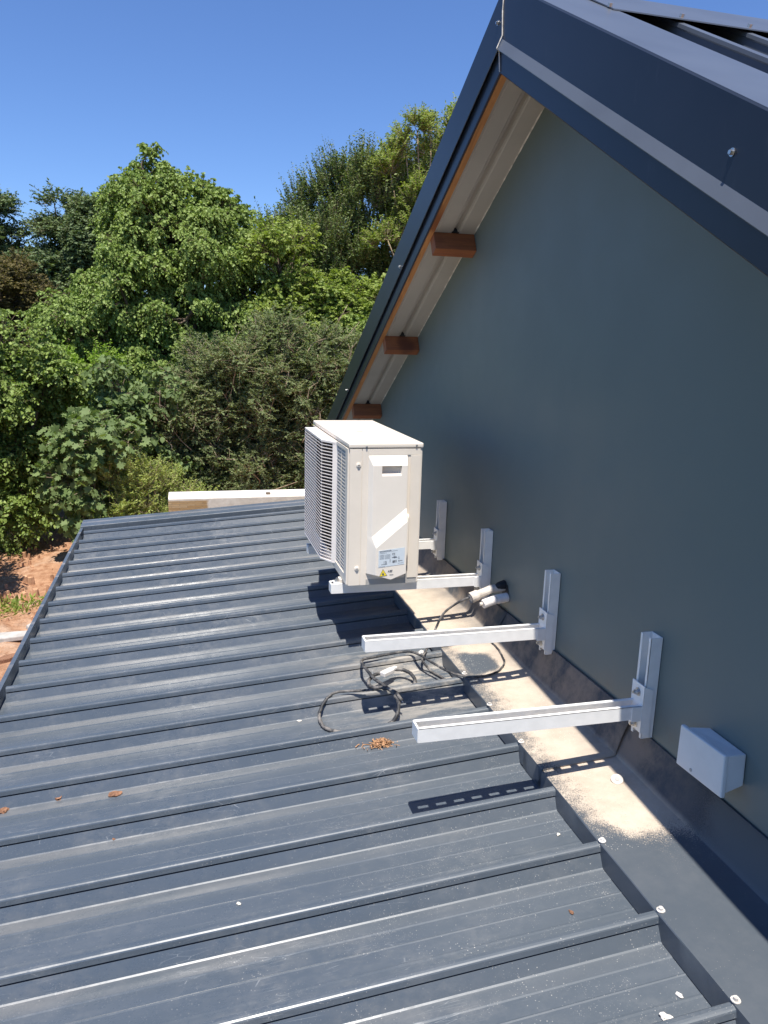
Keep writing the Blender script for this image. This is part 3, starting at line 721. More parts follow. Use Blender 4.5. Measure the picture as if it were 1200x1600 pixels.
def fz(x, o): return rz(x, o)
PZ = -0.027
def onroof(x, y, r):
    if x > -0.232: return (x, y, rz(x, 0.0215 + r + (0.003 if y > 0.8 else 0)))
    ph_ = ((y-R0)/RP) % 1.0; d = ph_*RP
    if d < 0.024 or d > RP-0.006: return (x, y, rz(x, 0.0165 + r))
    return (x, y, rz(x, PZ + r + 0.004))
def smoothz(pts, it=3):
    P_ = [Vector(p) for p in pts]
    for _ in range(it):
        Z_ = [p.z for p in P_]
        for i in range(1, len(P_)-1): P_[i].z = max(P_[i].z if False else Z_[i], 0.25*Z_[i-1]+0.5*Z_[i]+0.25*Z_[i+1])
    return P_
def floorcable(name, xy, r, mat, label, lead=None):
    c2 = catmull([(x, y, 0) for x, y in xy], 14)
    raw = [Vector(onroof(p.x, p.y, r)) for p in c2]; n = len(raw); zs = [p.z for p in raw]
    hi = [max(zs[max(0, i-7):i+8]) - 0.002 for i in range(n)]
    for _ in range(14): hi = [hi[0]] + [max(zs[i], 0.25*hi[i-1]+0.5*hi[i]+0.25*hi[i+1]) for i in range(1, n-1)] + [hi[-1]]
    pts = [Vector((p.x, p.y, h)) for p, h in zip(raw, hi)]
    if lead: pts = catmull(lead, 8)[:-1] + pts
    o = MB().tube(pts, r, 10).build(name, mat, None, smooth=True); tag(o, label, 'cable'); return o
def cable3(pts, r0, r1, mat, label, kink=0.0008, seed=1):
    rnd = random.Random(seed); c = catmull(pts, 8); n = len(c)
    c = [p + Vector((rnd.uniform(-1, 1), rnd.uniform(-1, 1), rnd.uniform(-.5, .5)))*kink for p in c]
    rs = [(r0 + (r1-r0)*i/(n-1))*rnd.uniform(0.93, 1.05) for i in range(n)]
    o = MB().tube(c, rs, 10).build('cable', mat, None, smooth=True); tag(o, label, 'cable')
    d = (c[-1]-c[-2]).normalized(); MB().tube([c[-1], c[-1]+d*0.009], 0.0013, 6).build('bare_core', M['steel'], o); return o
cable3([(-0.112, 0.830, -0.022), (-0.135, 0.842, -0.033), (-0.165, 0.868, -0.062), (-0.192, 0.889, -0.098), (-0.218, 0.886, -0.148), (-0.243, 0.845, -0.166), (-0.277, 0.791, -0.176), (-0.299, 0.762, -0.194), (-0.279, 0.740, -0.222), (-0.267, 0.707, -0.2225), (-0.254, 0.668, -0.2215)],
       0.0040, 0.0036, M['cable'], 'grey cable drooping out of the cream pipe stub down to the roof', 0.0004, 1)
cable3([(-0.060, 0.812, -0.160), (-0.063, 0.779, -0.1615), (-0.064, 0.723, -0.1615), (-0.074, 0.663, -0.1625), (-0.086, 0.622, -0.1635), (-0.123, 0.580, -0.1665), (-0.164, 0.564, -0.1695), (-0.203, 0.568, -0.172), (-0.235, 0.589, -0.175), (-0.263, 0.630, -0.177), (-0.283, 0.685, -0.178), (-0.297, 0.719, -0.176), (-0.311, 0.758, -0.175),
        (-0.340, 0.793, -0.177), (-0.404, 0.794, -0.182), (-0.451, 0.787, -0.185), (-0.482, 0.783, -0.187), (-0.493, 0.760, -0.188), (-0.489, 0.702, -0.188), (-0.483, 0.639, -0.186), (-0.467, 0.594, -0.186), (-0.452, 0.546, -0.189), (-0.448, 0.501, -0.197), (-0.457, 0.474, -0.212), (-0.471, 0.464, -0.230), (-0.488, 0.462, -0.240)],
       0.0024, 0.0056, M['cable'], 'long cable sweeping in a wide loop over the sandy flashing', 0.0006, 2)
cable3([(-0.355, 0.650, -0.229), (-0.348, 0.674, -0.220), (-0.353, 0.699, -0.210), (-0.372, 0.723, -0.205), (-0.399, 0.728, -0.203), (-0.435, 0.708, -0.200), (-0.472, 0.685, -0.197), (-0.495, 0.655, -0.198), (-0.500, 0.622, -0.199), (-0.490, 0.600, -0.195), (-0.470, 0.578, -0.187), (-0.448, 0.535, -0.182), (-0.440, 0.500, -0.190)],
       0.0058, 0.0050, M['cable'], 'short stiff black cable hooked around the white connector on the roof', 0.0008, 3)
cable3([(-0.498, 0.574, -0.188), (-0.540, 0.584, -0.192), (-0.575, 0.598, -0.197), (-0.602, 0.606, -0.202), (-0.628, 0.596, -0.211), (-0.648, 0.576, -0.228), (-0.659, 0.552, -0.243), (-0.655, 0.512, -0.2505), (-0.639, 0.483, -0.2495), (-0.617, 0.465, -0.2485)],
       0.0036, 0.0052, M['cable'], 'black cable offcut curved like a letter C, leftmost on the roof', 0.0008, 4)
cn = empty('cable_connector', (-0.43, 0.715, rz(-0.43, 0.0))); tag(cn, 'small white plastic cable connector lying among black cables on roof', 'connector')
Rz = Matrix.Rotation(0.55, 4, 'Z')
def rbox(cx, cy, cz, sx, sy, sz, ang, mat, name, par, bev):
    b = MB().box((-sx/2, -sy/2, -sz/2), (sx/2, sy/2, sz/2)); R_ = Matrix.Rotation(ang, 4, 'Z')
    b.v = [tuple(R_ @ Vector(p) + Vector((cx, cy, cz))) for p in b.v]; return b.build(name, mat, par, bev)
cz_ = -0.198
rbox(-0.428, 0.700, cz_, 0.046, 0.020, 0.013, 0.62, M['pvc'], 'connector_body', cn, 0.002)
rbox(-0.403, 0.720, cz_+0.001, 0.024, 0.012, 0.009, 0.62, M['pvc'], 'connector_plug', cn, 0.002)
# round grommet on the flashing
gm = MB(); gc = Vector((-0.087, -0.012, rz(-0.087, 0.0200)))
tilt = Vector((-0.25, -0.35, 1)).normalized()
gm.tube([gc, gc + tilt*0.006], 0.0135, 20); g_ = gm.build('grommet', M['insul'], None, 0.001); tag(g_, 'round sandy white plastic grommet lying on flashing by the nearest bracket shadow', 'grommet')
q = MB(); q.tube([gc + tilt*0.0062, gc + tilt*0.0072], 0.0055, 12); q.build('grommet_hole', M['recess'], g_)

# ------------------------------------------------------------------ debris on the roof
def blob(name, x, y, s, mat, label, cat, flat=0.35, seed=0, group=None, o=PZ):
    rnd = random.Random(seed); bm = bmesh.new(); bmesh.ops.create_icosphere(bm, subdivisions=2, radius=1)
    for v in bm.verts:
        k = 1 + rnd.uniform(-0.38, 0.38); v.co = Vector((v.co.x*s*k, v.co.y*s*0.7*k, v.co.z*s*flat*k))
    me = bpy.data.meshes.new(name); bm.to_mesh(me); bm.free(); me.materials.append(mat)
    ob = bpy.data.objects.new(name, me); ob.location = (x, y, rz(x, o) + s*flat*0.6); ob.rotation_euler = (0, 0, rnd.uniform(0, 6)); COL.objects.link(ob)
    return tag(ob, label, cat, group)
def clump(x, y):
    rnd = random.Random(11); mb = MB()
    for k in range(240):
        a = rnd.uniform(0, 6.28); r_ = abs(rnd.gauss(0, 0.018)); p = Vector((x + r_*math.cos(a)*1.3, y + r_*math.sin(a)*0.8, rz(x, PZ) + rnd.uniform(0.001, 0.016)*max(0.2, 1-r_/0.04)))
        d = Vector((rnd.uniform(-1, 1), rnd.uniform(-1, 1), rnd.uniform(-0.3, 0.3))).normalized()*rnd.uniform(0.004, 0.013)
        mb.tube([p-d, p + Vector((0, 0, rnd.uniform(0, 0.003))), p+d], rnd.uniform(0.0006, 0.0014), 4)
    o = mb.build('bark_clump', M['fibre']); tag(o, 'crumbled brown clump of bark fibres on the metal roof below the cables', 'debris')
clump(-0.527, 0.381)
DEB = [('paper_scrap', -0.261, 0.893, 0.011, 'pvc', 'white paper scrap on the roof just behind the second nearest bracket arm', 'paper'),
       ('dry_leaf', -1.307, 0.389, 0.014, 'dryleaf', 'curled brown dry leaf far left on the roof, larger of two', 'leaf'),
       ('dry_leaf', -1.178, 0.363, 0.013, 'dryleaf', 'small brown dry leaf on roof, right of the other dry leaf', 'leaf'),
       ('dry_leaf', -1.425, 0.376, 0.013, 'dryleaf', 'brown dry leaf at the left edge of the picture on the roof', 'leaf'),
       ('dry_leaf', -1.168, 0.193, 0.008, 'dryleaf', 'tiny brown leaf fragment alone on the pan below the leaves', 'leaf'),
       ('stone_chip', -0.711, 0.570, 0.006, 'mortar', 'beige stone chip left of the black C shaped cable offcut', 'stone'),
       ('stone_chip', -0.922, -0.086, 0.0042, 'mortar', 'beige grit stone alone on the lower middle of the roof', 'stone'),
       ('plaster_chip', -0.306, -0.528, 0.009, 'plaster', 'white plaster chip at the bottom edge of the picture', 'plaster'),
       ('plaster_chip', -0.262, -0.500, 0.006, 'plaster', 'small white plaster crumb beside the flashing near the bottom right', 'plaster'),
       ('wood_splinter', -0.303, -0.385, 0.009, 'dryleaf', 'orange brown wood splinter on the pan near the flashing', 'splinter'),
       ('wood_splinter', -0.340, -0.290, 0.005, 'dryleaf', 'tiny orange wood crumb on the pan above the long splinter', 'splinter'),
       ('stone_chip', -0.262, -0.085, 0.0045, 'mortar', 'sandy crumb on the metal pan next to the flashing lip', 'stone')]
for i, (n, x, y, s_, mt, lb, ct) in enumerate(DEB):
    blob(n, x, y, s_, M[mt], lb, ct, 0.4, 20+i)
def grains():
    rnd = random.Random(9); mb = MB(); n = 0
    while n < 2600:
        y = rnd.uniform(-0.22, 1.1); x = -0.06 - 0.163*rnd.random()**0.7
        if rnd.random() > 0.25 + 0.75*(0.5+0.5*math.sin(y*17)*math.sin(x*40+y*9)): continue
        if rnd.random() < 0.22: x = -0.23 - abs(rnd.gauss(0, 0.12)); y = max(y, 0.2 + rnd.random()*0.8); z = rz(x, PZ) + 0.0006
        else: z = rz(x, 0.0195 + (0.0035 if y > 0.12 else 0) + (0.0035 if y > 0.83 else 0))
        s_ = rnd.uniform(0.0004, 0.0010); a = rnd.uniform(0, 6.28)
        mb.add([(x+s_*math.cos(a+q*2.094), y+s_*math.sin(a+q*2.094), z) for q in range(3)] + [(x, y, z+s_*1.3)], [(0, 1, 3), (1, 2, 3), (2, 0, 3)]); n += 1
    o = mb.build('sand', M['mortar']); tag(o, 'pale drilling sand scattered over the wall flashing', 'sand', kind='stuff')
grains()

# ------------------------------------------------------------------ things on the soil beside the extension
def slab(name, loc, size, rot, mat, label, cat, seed):
    rnd = random.Random(seed); n = 7; a = []; 
    for k in range(n):
        t_ = 2*math.pi*k/n; a.append((math.cos(t_)*size[0]*rnd.uniform(0.75, 1.1), math.sin(t_)*size[1]*rnd.uniform(0.75, 1.1)))
    R_ = Matrix.Rotation(rot, 4, 'Z') @ Matrix.Rotation(0.06, 4, 'X')
    lo = [R_ @ Vector((x, y, 0)) + Vector(loc) for x, y in a]; hi = [R_ @ Vector((x*0.96, y*0.96, size[2])) + Vector(loc) for x, y in a]
    o = MB().prism(lo, hi).build(name, mat, None, 0.01); tag(o, label, cat); return o
slab('concrete_slab', (-2.95, 6.95, GZ), (0.50, 0.11, 0.05), 0.12, M['concrete'], 'pale broken concrete slab on red soil beside the roof eave', 'slab', 1)
slab('concrete_slab', (-2.52, 7.25, GZ), (0.20, 0.20, 0.04), 0.5, M['concrete'], 'smaller pale slab half hidden behind the roof eave', 'slab', 4)
slab('brick', (-2.72, 6.35, GZ), (0.13, 0.06, 0.06), 0.7, M['dryleaf'], 'reddish brick lying on the soil in front of pale slab', 'brick', 2)

def rubble():
    rnd = random.Random(31); mb = MB()
    for k in range(260):
        x = rnd.uniform(-3.9, -1.7); y = rnd.uniform(4.8, 11.8); r_ = rnd.uniform(0.012, 0.05); n = 6
        a0 = rnd.uniform(0, 6); lo = [(x + math.cos(a0+q*1.047)*r_*rnd.uniform(.7, 1.1), y + math.sin(a0+q*1.047)*r_*rnd.uniform(.7, 1.1), GZ-0.05) for q in range(n)]
        hi = [(x + (p[0]-x)*0.7, y + (p[1]-y)*0.7, GZ+0.03+r_*rnd.uniform(.3, .9)) for p in lo]
        mb.prism(lo, hi)
    o = mb.build('rubble', simple('soil_rubble', (0.46, 0.26, 0.15), 0.95, 0, 0.1, 0.35, 7, 0.5, 40)); tag(o, 'clods and stones scattered over the orange red soil', 'rubble', kind='stuff')
rubble()
# ------------------------------------------------------------------ vegetation
def leaf_mat(name, cols, trans=0.22, rough=0.50):
    t = NT(name); g = t.node('ShaderNodeNewGeometry')
    rp = t.ramp(g.outputs['Random Per Island'], [(i/(len(cols)-1), c) for i, c in enumerate(cols)])
    n = t.noise(0.9, 4, 0.6); c = t.mix(t.maprange(n, 0.35, 0.68, 0.0, 0.45), rp, cols[-1])
    t.set(c, rough, 0, 0.22)
    tr = t.node('ShaderNodeBsdfTranslucent'); h = t.node('ShaderNodeMix'); h.data_type = 'RGBA'; h.blend_type = 'MULTIPLY'; h.inputs[0].default_value = 1
    t.l.new(c, h.inputs[6]); h.inputs[7].default_value = (1.5, 1.7, 0.6, 1); t.l.new(h.outputs[2], tr.inputs[0])
    ms = t.node('ShaderNodeMixShader'); ms.inputs[0].default_value = trans
    t.l.new(t.b.outputs[0], ms.inputs[1]); t.l.new(tr.outputs[0], ms.inputs[2]); t.l.new(ms.outputs[0], t.n['Material Output'].inputs[0])
    return t.m
LM = {
 'big': leaf_mat('broad_leaves', [(0.085, 0.140, 0.028), (0.175, 0.250, 0.050), (0.290, 0.365, 0.105)]),
 'feather': leaf_mat('feathery_leaves', [(0.070, 0.110, 0.036), (0.115, 0.165, 0.052), (0.190, 0.230, 0.070)], 0.22),
 'acacia': leaf_mat('grey_thorn_leaves', [(0.095, 0.130, 0.052), (0.150, 0.190, 0.078), (0.215, 0.250, 0.110)], 0.28, 0.6),
 'dark': leaf_mat('dark_leaves', [(0.050, 0.085, 0.022), (0.090, 0.135, 0.035), (0.150, 0.195, 0.055)]),
 'pine': leaf_mat('far_pine_leaves', [(0.080, 0.120, 0.055), (0.125, 0.175, 0.075), (0.185, 0.235, 0.100)], 0.15, 0.6),
 'lime': leaf_mat('lime_leaves', [(0.16, 0.25, 0.030), (0.22, 0.34, 0.045), (0.30, 0.42, 0.070)], 0.35),
 'yellowgreen': leaf_mat('yellow_green_leaves', [(0.13, 0.190, 0.035), (0.21, 0.275, 0.055), (0.30, 0.350, 0.085)], 0.3),
 'creeper': leaf_mat('large_soft_leaves', [(0.095, 0.145, 0.048), (0.140, 0.200, 0.070), (0.190, 0.250, 0.095)], 0.25, 0.6),
 'weed': leaf_mat('weed_leaves', [(0.18, 0.250, 0.050), (0.27, 0.340, 0.080), (0.38, 0.410, 0.13)], 0.3, 0.6),
 'brown': leaf_mat('brownish_leaves', [(0.06, 0.060, 0.025), (0.11, 0.100, 0.035), (0.17, 0.130, 0.045)], 0.2, 0.6),
}
LEAF = {   # outline in (along, across, lift) with a fold on the midrib; faces
 'blade': (np.array([(0, 0, 0), (0.45, 0.26, 0.07), (1, 0, -0.06), (0.45, -0.26, 0.07)]), [(0, 1, 2), (0, 2, 3)]),
 'broad': (np.array([(0, 0, 0), (0.25, 0.36, 0.08), (0.65, 0.30, 0.05), (1, 0, -0.12), (0.65, -0.30, 0.05), (0.25, -0.36, 0.08), (0.5, 0, -0.02)]), [(0, 1, 6), (1, 2, 6), (2, 3, 6), (3, 4, 6), (4, 5, 6), (5, 0, 6)]),
 'lobed': (np.array([(0, 0, 0), (-0.15, 0.30, .04), (0.18, 0.34, .03), (0.30, 0.62, 0), (0.50, 0.34, .03), (0.82, 0.42, -.04), (0.80, 0.14, 0), (1.08, 0, -.08), (0.80, -0.14, 0), (0.82, -0.42, -.04), (0.50, -0.34, .03), (0.30, -0.62, 0), (0.18, -0.34, .03), (-0.15, -0.30, .04), (0.32, 0, -0.05)]),
           [(i, (i+1) % 14, 14) for i in range(14)]),
 'needle': (np.array([(0, 0.0, 0), (0.5, 0.13, 0.0), (1, 0, 0.0), (0.5, -0.13, 0.0)]), [(0, 1, 2), (0, 2, 3)]),
}
def norm(a): return a / np.maximum(np.linalg.norm(a, axis=-1, keepdims=True), 1e-9)
def mesh_np(name, V, F3, mat, parent):
    me = bpy.data.meshes.new(name); me.vertices.add(len(V)); me.vertices.foreach_set('co', V.astype(np.float32).ravel())
    me.loops.add(F3.size); me.loops.foreach_set('vertex_index', F3.astype(np.int32).ravel())
    me.polygons.add(len(F3)); me.polygons.foreach_set('loop_start', np.arange(0, F3.size, 3, dtype=np.int32))
    try: me.polygons.foreach_set('loop_total', np.full(len(F3), 3, dtype=np.int32))
    except Exception: pass
    me.update(calc_edges=True); me.materials.append(mat)
    o = bpy.data.objects.new(name, me); COL.objects.link(o)
    if parent is not None: o.parent = parent; o.matrix_parent_inverse = Matrix.Translation(-parent_loc(parent))
    return o
def leaves_mesh(P, A, Nn, size, shape, rng):
    """P base, A axis, Nn normal-ish, size (n,)"""
    base, faces = LEAF[shape]; A = norm(A); B = norm(np.cross(Nn, A)); C = np.cross(A, B)
    sz = size[:, None, None]; W_ = rng.uniform(0.8, 1.2, len(P))[:, None, None]
    V = P[:, None, :] + sz*(base[None, :, 0:1]*A[:, None, :] + W_*base[None, :, 1:2]*B[:, None, :] + base[None, :, 2:3]*C[:, None, :])
    k = len(base); F = np.array(faces)[None] + (np.arange(len(P))*k)[:, None, None]
    return V.reshape(-1, 3), F.reshape(-1, 3)
def plant(name, label, cat, base, lobes, nclump, rc, ntwig, nleaf, tl, ls, shape, mat, bark, seed, trunk_r=0.12, upbias=0.35, droop=0.25, flat=0.8, group=None,
          twig_vis=True, twig_r=0.006, surf=0.45, leafbias=0.6, gaps=0.0, wind=0.4, twigmat=None, openup=0.0):
    rng = np.random.default_rng(seed); base = np.array(base, float)
    root = empty(name, tuple(base)); tag(root, label, cat, group)
    L = [(np.array(c, float), np.array(r, float)) for c, r in lobes]
    vol = np.array([r[0]*r[1]*r[2] for c, r in L])**0.72; pr = vol/vol.sum()
    # clumps over the lobes, biased to their outer shell
    cl = []; 
    while len(cl) < nclump:
        c, r = L[rng.choice(len(L), p=pr)]; d = norm(rng.normal(size=3)); rad = rng.uniform(surf, 1.0)**0.8
        p = c + d*r*rad*rng.uniform(0.92, 1.10)
        if p[2] < base[2]+0.05: continue
        if gaps and math.sin(p[0]*2.7+seed)+math.sin(p[2]*2.3+1.3*seed)+math.sin(p[1]*1.9+p[0]*1.1) < -2.2+gaps: continue
        cl.append((p, norm(d*np.array([1, 1, 0.8])+np.array([0, 0, upbias])), rc*rng.uniform(0.6, 1.35)))
    CP = np.array([c[0] for c in cl]); CD = np.array([c[1] for c in cl]); CR = np.array([c[2] for c in cl])
    idx = rng.integers(0, len(cl), ntwig)
    o3 = norm(rng.normal(size=(ntwig, 3)))*(rng.uniform(0, 1, ntwig)**0.45)[:, None]*CR[idx][:, None]*np.array([1, 1, flat])
    tp = CP[idx] + o3
    td = norm(CD[idx]*0.8 + norm(o3)*0.6 + rng.normal(size=(ntwig, 3))*wind + np.array([0, 0, upbias]))
    tls = tl*rng.uniform(0.6, 1.35, ntwig)
    # leaves along each twig, bending with droop
    t = (np.arange(nleaf)+0.6)/nleaf
    T_ = np.tile(t, (ntwig, 1)) + rng.uniform(-0.3, 0.3, (ntwig, nleaf))/nleaf
    bend = np.zeros((ntwig, nleaf, 3)); bend[..., 2] = -droop*(T_**2)
    pos = tp[:, None, :] + (td[:, None, :]*T_[..., None] + bend)*tls[:, None, None]
    tang = norm(td[:, None, :] + np.array([0, 0, -2*droop])*T_[..., None])
    side = norm(np.cross(tang, np.array([0, 0, 1.0])) + 1e-4)
    sgn = np.where(np.arange(nleaf) % 2 == 0, 1.0, -1.0)[None, :, None]
    ax = norm(tang*0.6 + side*sgn*0.9 + rng.normal(size=pos.shape)*0.35 + np.array([0, 0, -droop*0.9]))
    nn = norm(np.array([0, 0, leafbias]) + rng.normal(size=pos.shape)*0.60 + np.array([0, -0.25, 0]))
    sz = ls*rng.uniform(0.65, 1.15, (ntwig, nleaf))*rng.uniform(0.7, 1.25, (ntwig, 1))
    keep = pos[..., 2] > base[2]+0.01
    V, F = leaves_mesh(pos[keep], ax[keep], nn[keep], sz[keep], shape, rng)
    mesh_np('crown', V, F, mat, root)
    # wood: trunk, limbs to the lobes, branches to the clumps and visible twigs
    mb = MB(); cz = np.mean([c for c, r in L], axis=0)
    fork = base + (cz-base)*np.array([0.35, 0.35, 0.42])
    mb.tube([base + np.array([0, 0, -0.1]), base + (fork-base)*0.5 + rng.normal(size=3)*np.array([.06, .06, 0]), fork], [trunk_r*1.25, trunk_r, trunk_r*0.8], 9)
    hubs = []
    for c, r in L:
        hb = c + np.array([0, 0, -r[2]*0.35]); mid = (fork+hb)/2 + rng.normal(size=3)*0.12*r.mean()
        mb.tube(catmull([fork, mid, hb], 4), list(np.linspace(trunk_r*0.62, trunk_r*0.28, 9)), 7); hubs.append((hb, c, r))
    for p, d, rr in cl:
        k = int(np.argmin([np.linalg.norm((p-c)/r) for _, c, r in hubs])); hb, c, r = hubs[k]
        mid = (hb+p)/2 + rng.normal(size=3)*0.10*np.linalg.norm(p-hb)
        mb.tube([hb, mid, p, p+d*rr*0.8], [trunk_r*0.20, trunk_r*0.13, trunk_r*0.08, trunk_r*0.03], 5, caps=False)
    tr = mb.build('trunk', bark, root, smooth=True)
    if twig_vis:
        e = tp + (td + np.array([0, 0, -droop]))*tls[:, None]; s_ = CP[idx]*0.5 + tp*0.5
        a = norm(np.cross(e-s_, rng.normal(size=e.shape)))*twig_r; b = norm(np.cross(e-s_, a))*twig_r
        mid = tp + (td*0.5 + np.array([0, 0, -droop*0.25]))*tls[:, None]
        V = np.stack([s_+a, s_-a*0.5+b, s_-a*0.5-b, mid+a*.7, mid-a*0.35+b*.7, mid-a*0.35-b*.7, e], 1).reshape(-1, 3)
        f = [(0,1,4),(0,4,3),(1,2,5),(1,5,4),(2,0,3),(2,3,5),(3,4,6),(4,5,6),(5,3,6)]
        F = (np.array(f)[None] + (np.arange(ntwig)*7)[:, None, None]).reshape(-1, 3)
        tag(mesh_np('twigs', V, F, twigmat or bark, root), kind='stuff')
    return root
GT = 'trees and shrubs behind the lean-to roof'
# the big broad-leaved tree
plant('broadleaf_tree', 'large bright green broad-leaved tree with rounded crown in the middle', 'tree', (-1.1, 14.6, GZ),
      [((-1.0, 14.3, 2.75), (1.05, 0.9, 0.85)), ((-0.25, 14.3, 2.55), (0.72, 0.8, 0.75)), ((-2.1, 14.3, 1.9), (0.8, 0.8, 0.85)), ((-1.1, 14.4, 2.0), (1.3, 1.1, 1.3)), ((-1.2, 14.0, 0.7), (1.0, 0.8, 0.8)), ((-0.1, 14.5, 1.8), (1.1, 1.0, 1.1)), ((-1.9, 13.6, 1.4), (0.6, 0.5, 0.5)), ((-0.9, 13.4, 1.2), (0.6, 0.5, 0.45)), ((0.2, 13.6, 0.9), (0.55, 0.5, 0.45)), ((-0.5, 13.5, 2.3), (0.5, 0.5, 0.45)), ((-1.8, 13.4, 0.1), (0.6, 0.5, 0.45)), ((-0.8, 13.3, -0.2), (0.55, 0.5, 0.4)), ((-2.9, 13.7, 0.9), (0.5, 0.5, 0.4)), ((-2.45, 14.3, 0.6), (1.15, 1.0, 1.05)), ((-1.6, 13.9, -0.4), (1.5, 1.0, 1.1)), ((-0.4, 14.2, 0.3), (1.2, 1.0, 1.0)), ((-1.75, 14.5, 3.05), (0.55, 0.6, 0.55)), ((-1.55, 14.5, 3.75), (0.38, 0.4, 0.42)), ((0.1, 14.5, 2.7), (0.35, 0.4, 0.5)), ((-0.75, 14.5, 3.25), (0.5, 0.5, 0.35))],
      520, 0.22, 30000, 10, 0.22, 0.056, 'broad', LM['big'], M['bark'], 3, 0.13, 0.25, 0.75, 0.75, GT, twig_r=0.003, surf=0.62, leafbias=0.4)
# taller feathery tree to its right, partly behind the gable
plant('feathery_tree', 'tall dark feathery tree with upright branches behind the gable eave', 'tree', (3.6, 16.2, GZ),
      [((3.1, 16.2, 3.3), (1.5, 1.1, 1.55)), ((1.95, 16.2, 2.4), (1.0, 1.0, 1.35)), ((4.6, 16.2, 3.0), (1.4, 1.1, 1.9)), ((2.6, 16.0, 0.9), (1.5, 1.0, 1.3)), ((4.4, 16.0, 0.6), (1.6, 1.0, 1.5)), ((1.3, 16.1, 2.6), (0.6, 0.6, 0.7))],
      330, 0.27, 17000, 20, 0.52, 0.066, 'blade', LM['feather'], M['bark'], 8, 0.12, 1.2, 0.05, 1.3, GT, twig_r=0.005, surf=0.35, wind=0.22, gaps=0.6)
# wispy leaders reaching above it
plant('feathery_sapling', 'thin wispy young tree top reaching highest beside the gable peak', 'tree', (4.4, 15.0, GZ),
      [((4.10, 15.0, 4.95), (0.22, 0.3, 0.55)), ((3.55, 15.0, 4.85), (0.16, 0.2, 0.50)), ((3.25, 15.0, 4.25), (0.30, 0.3, 0.35)), ((4.45, 15.0, 4.9), (0.2, 0.2, 0.6)), ((4.1, 15.0, 3.5), (0.6, 0.4, 0.6)), ((3.75, 15.0, 3.55), (0.6, 0.4, 0.5)), ((3.80, 15.0, 5.05), (0.12, 0.2, 0.25)), ((4.5, 15.0, 4.2), (0.4, 0.3, 1.0)), ((3.2, 14.9, 2.9), (0.45, 0.4, 0.25))],
      80, 0.15, 2700, 16, 0.34, 0.055, 'blade', LM['yellowgreen'], M['palebark'], 12, 0.05, 0.9, 0.25, 1.2, GT, twig_r=0.006, surf=0.2, wind=0.3)
# yellow-green tree between them
plant('yellow_green_tree', 'yellow green leafy tree between the round tree and the feathery tree', 'tree', (1.3, 14.2, GZ),
      [((0.9, 13.9, 2.1), (0.55, 0.7, 0.75)), ((1.6, 13.8, 1.2), (0.9, 0.8, 0.9)), ((2.6, 13.8, 0.6), (1.0, 0.8, 1.0)), ((0.7, 13.8, 0.9), (0.8, 0.8, 0.8)), ((2.9, 13.8, 1.4), (0.7, 0.7, 0.5))],
      150, 0.27, 7500, 10, 0.24, 0.060, 'broad', LM['yellowgreen'], M['bark'], 21, 0.09, 0.35, 0.4, 0.8, GT, twig_r=0.004, surf=0.5)
plant('dark_shrub', 'dark green shrub in the shade below the feathery tree', 'shrub', (2.6, 13.0, GZ),
      [((2.4, 12.9, 0.2), (1.2, 0.7, 1.1)), ((1.6, 12.8, -1.0), (1.3, 0.7, 1.2)), ((3.4, 12.9, -0.8), (1.2, 0.7, 1.4))],
      110, 0.30, 6000, 9, 0.26, 0.060, 'broad', LM['big'], M['bark'], 25, 0.07, 0.3, 0.4, 0.8, GT, twig_r=0.004)
# the grey thorn bush in front
plant('thorn_bush', 'wide grey green thorny bush with pale bare twigs behind the roof', 'bush', (0.0, 11.0, GZ),
      [((-0.1, 11.0, -0.15), (1.1, 0.8, 0.95)), ((0.80, 11.0, 0.15), (0.95, 0.7, 0.90)), ((1.5, 11.1, 0.3), (0.6, 0.5, 0.6)), ((-1.0, 11.0, -0.7), (0.75, 0.7, 0.75)), ((0.1, 10.8, -1.35), (1.2, 0.8, 0.9)), ((1.2, 11.0, -1.0), (0.8, 0.7, 1.0)), ((-0.75, 10.7, -1.55), (0.65, 0.6, 0.55)), ((0.35, 11.0, 0.75), (0.35, 0.5, 0.35)), ((1.45, 11.0, -0.2), (0.5, 0.5, 0.6))],
      360, 0.25, 13000, 20, 0.25, 0.046, 'blade', LM['acacia'], M['palebark'], 33, 0.07, 0.45, 0.20, 0.9, GT, twig_r=0.0036, surf=0.15, wind=0.9, gaps=0.2, twigmat=M['palebark'])
def bare_twigs(name, label, base, tips, r, mat):
    mb = MB(); rnd = random.Random(4)
    for p, q in tips:
        p = Vector(p); q = Vector(q); mid = (p+q)/2 + Vector((rnd.uniform(-.06, .06), 0, rnd.uniform(-.06, .06)))
        mb.tube(catmull([p, mid, q], 4), list(np.linspace(r, r*0.35, 9)), 5)
        for k in range(4):
            a = p.lerp(q, rnd.uniform(0.3, 0.95)); mb.tube([a, a + Vector((rnd.uniform(-.14, .14), rnd.uniform(-.1, .1), rnd.uniform(0.02, .14)))], [r*0.5, r*0.2], 4)
    return mb
tb = [o for o in bpy.data.objects if o.name == 'thorn_bush'][0]
rnd = random.Random(6); tips = []
for k in range(58):
    x = rnd.uniform(-1.5, 1.7); z = rnd.uniform(-1.5, 0.75 - 0.35*abs(x-0.3)); y = 10.35 + rnd.uniform(-0.15, 0.35) + (0.2 if z > 0 else 0)
    a = rnd.gauss(0, 0.7); l_ = rnd.uniform(0.18, 0.5); tips.append(((x, y, z), (x + math.sin(a)*l_, y + rnd.uniform(-.1, .1), z + math.cos(a)*l_)))
tips += [((1.05, 10.9, 0.55), (1.55, 10.9, 1.30)), ((1.2, 10.9, 0.5), (1.75, 10.9, 1.05)), ((0.2, 10.9, 0.5), (0.1, 10.9, 1.15)), ((0.45, 10.9, 0.5), (0.5, 10.9, 1.1)), ((0.75, 10.9, 0.5), (0.85, 10.9, 1.05))]
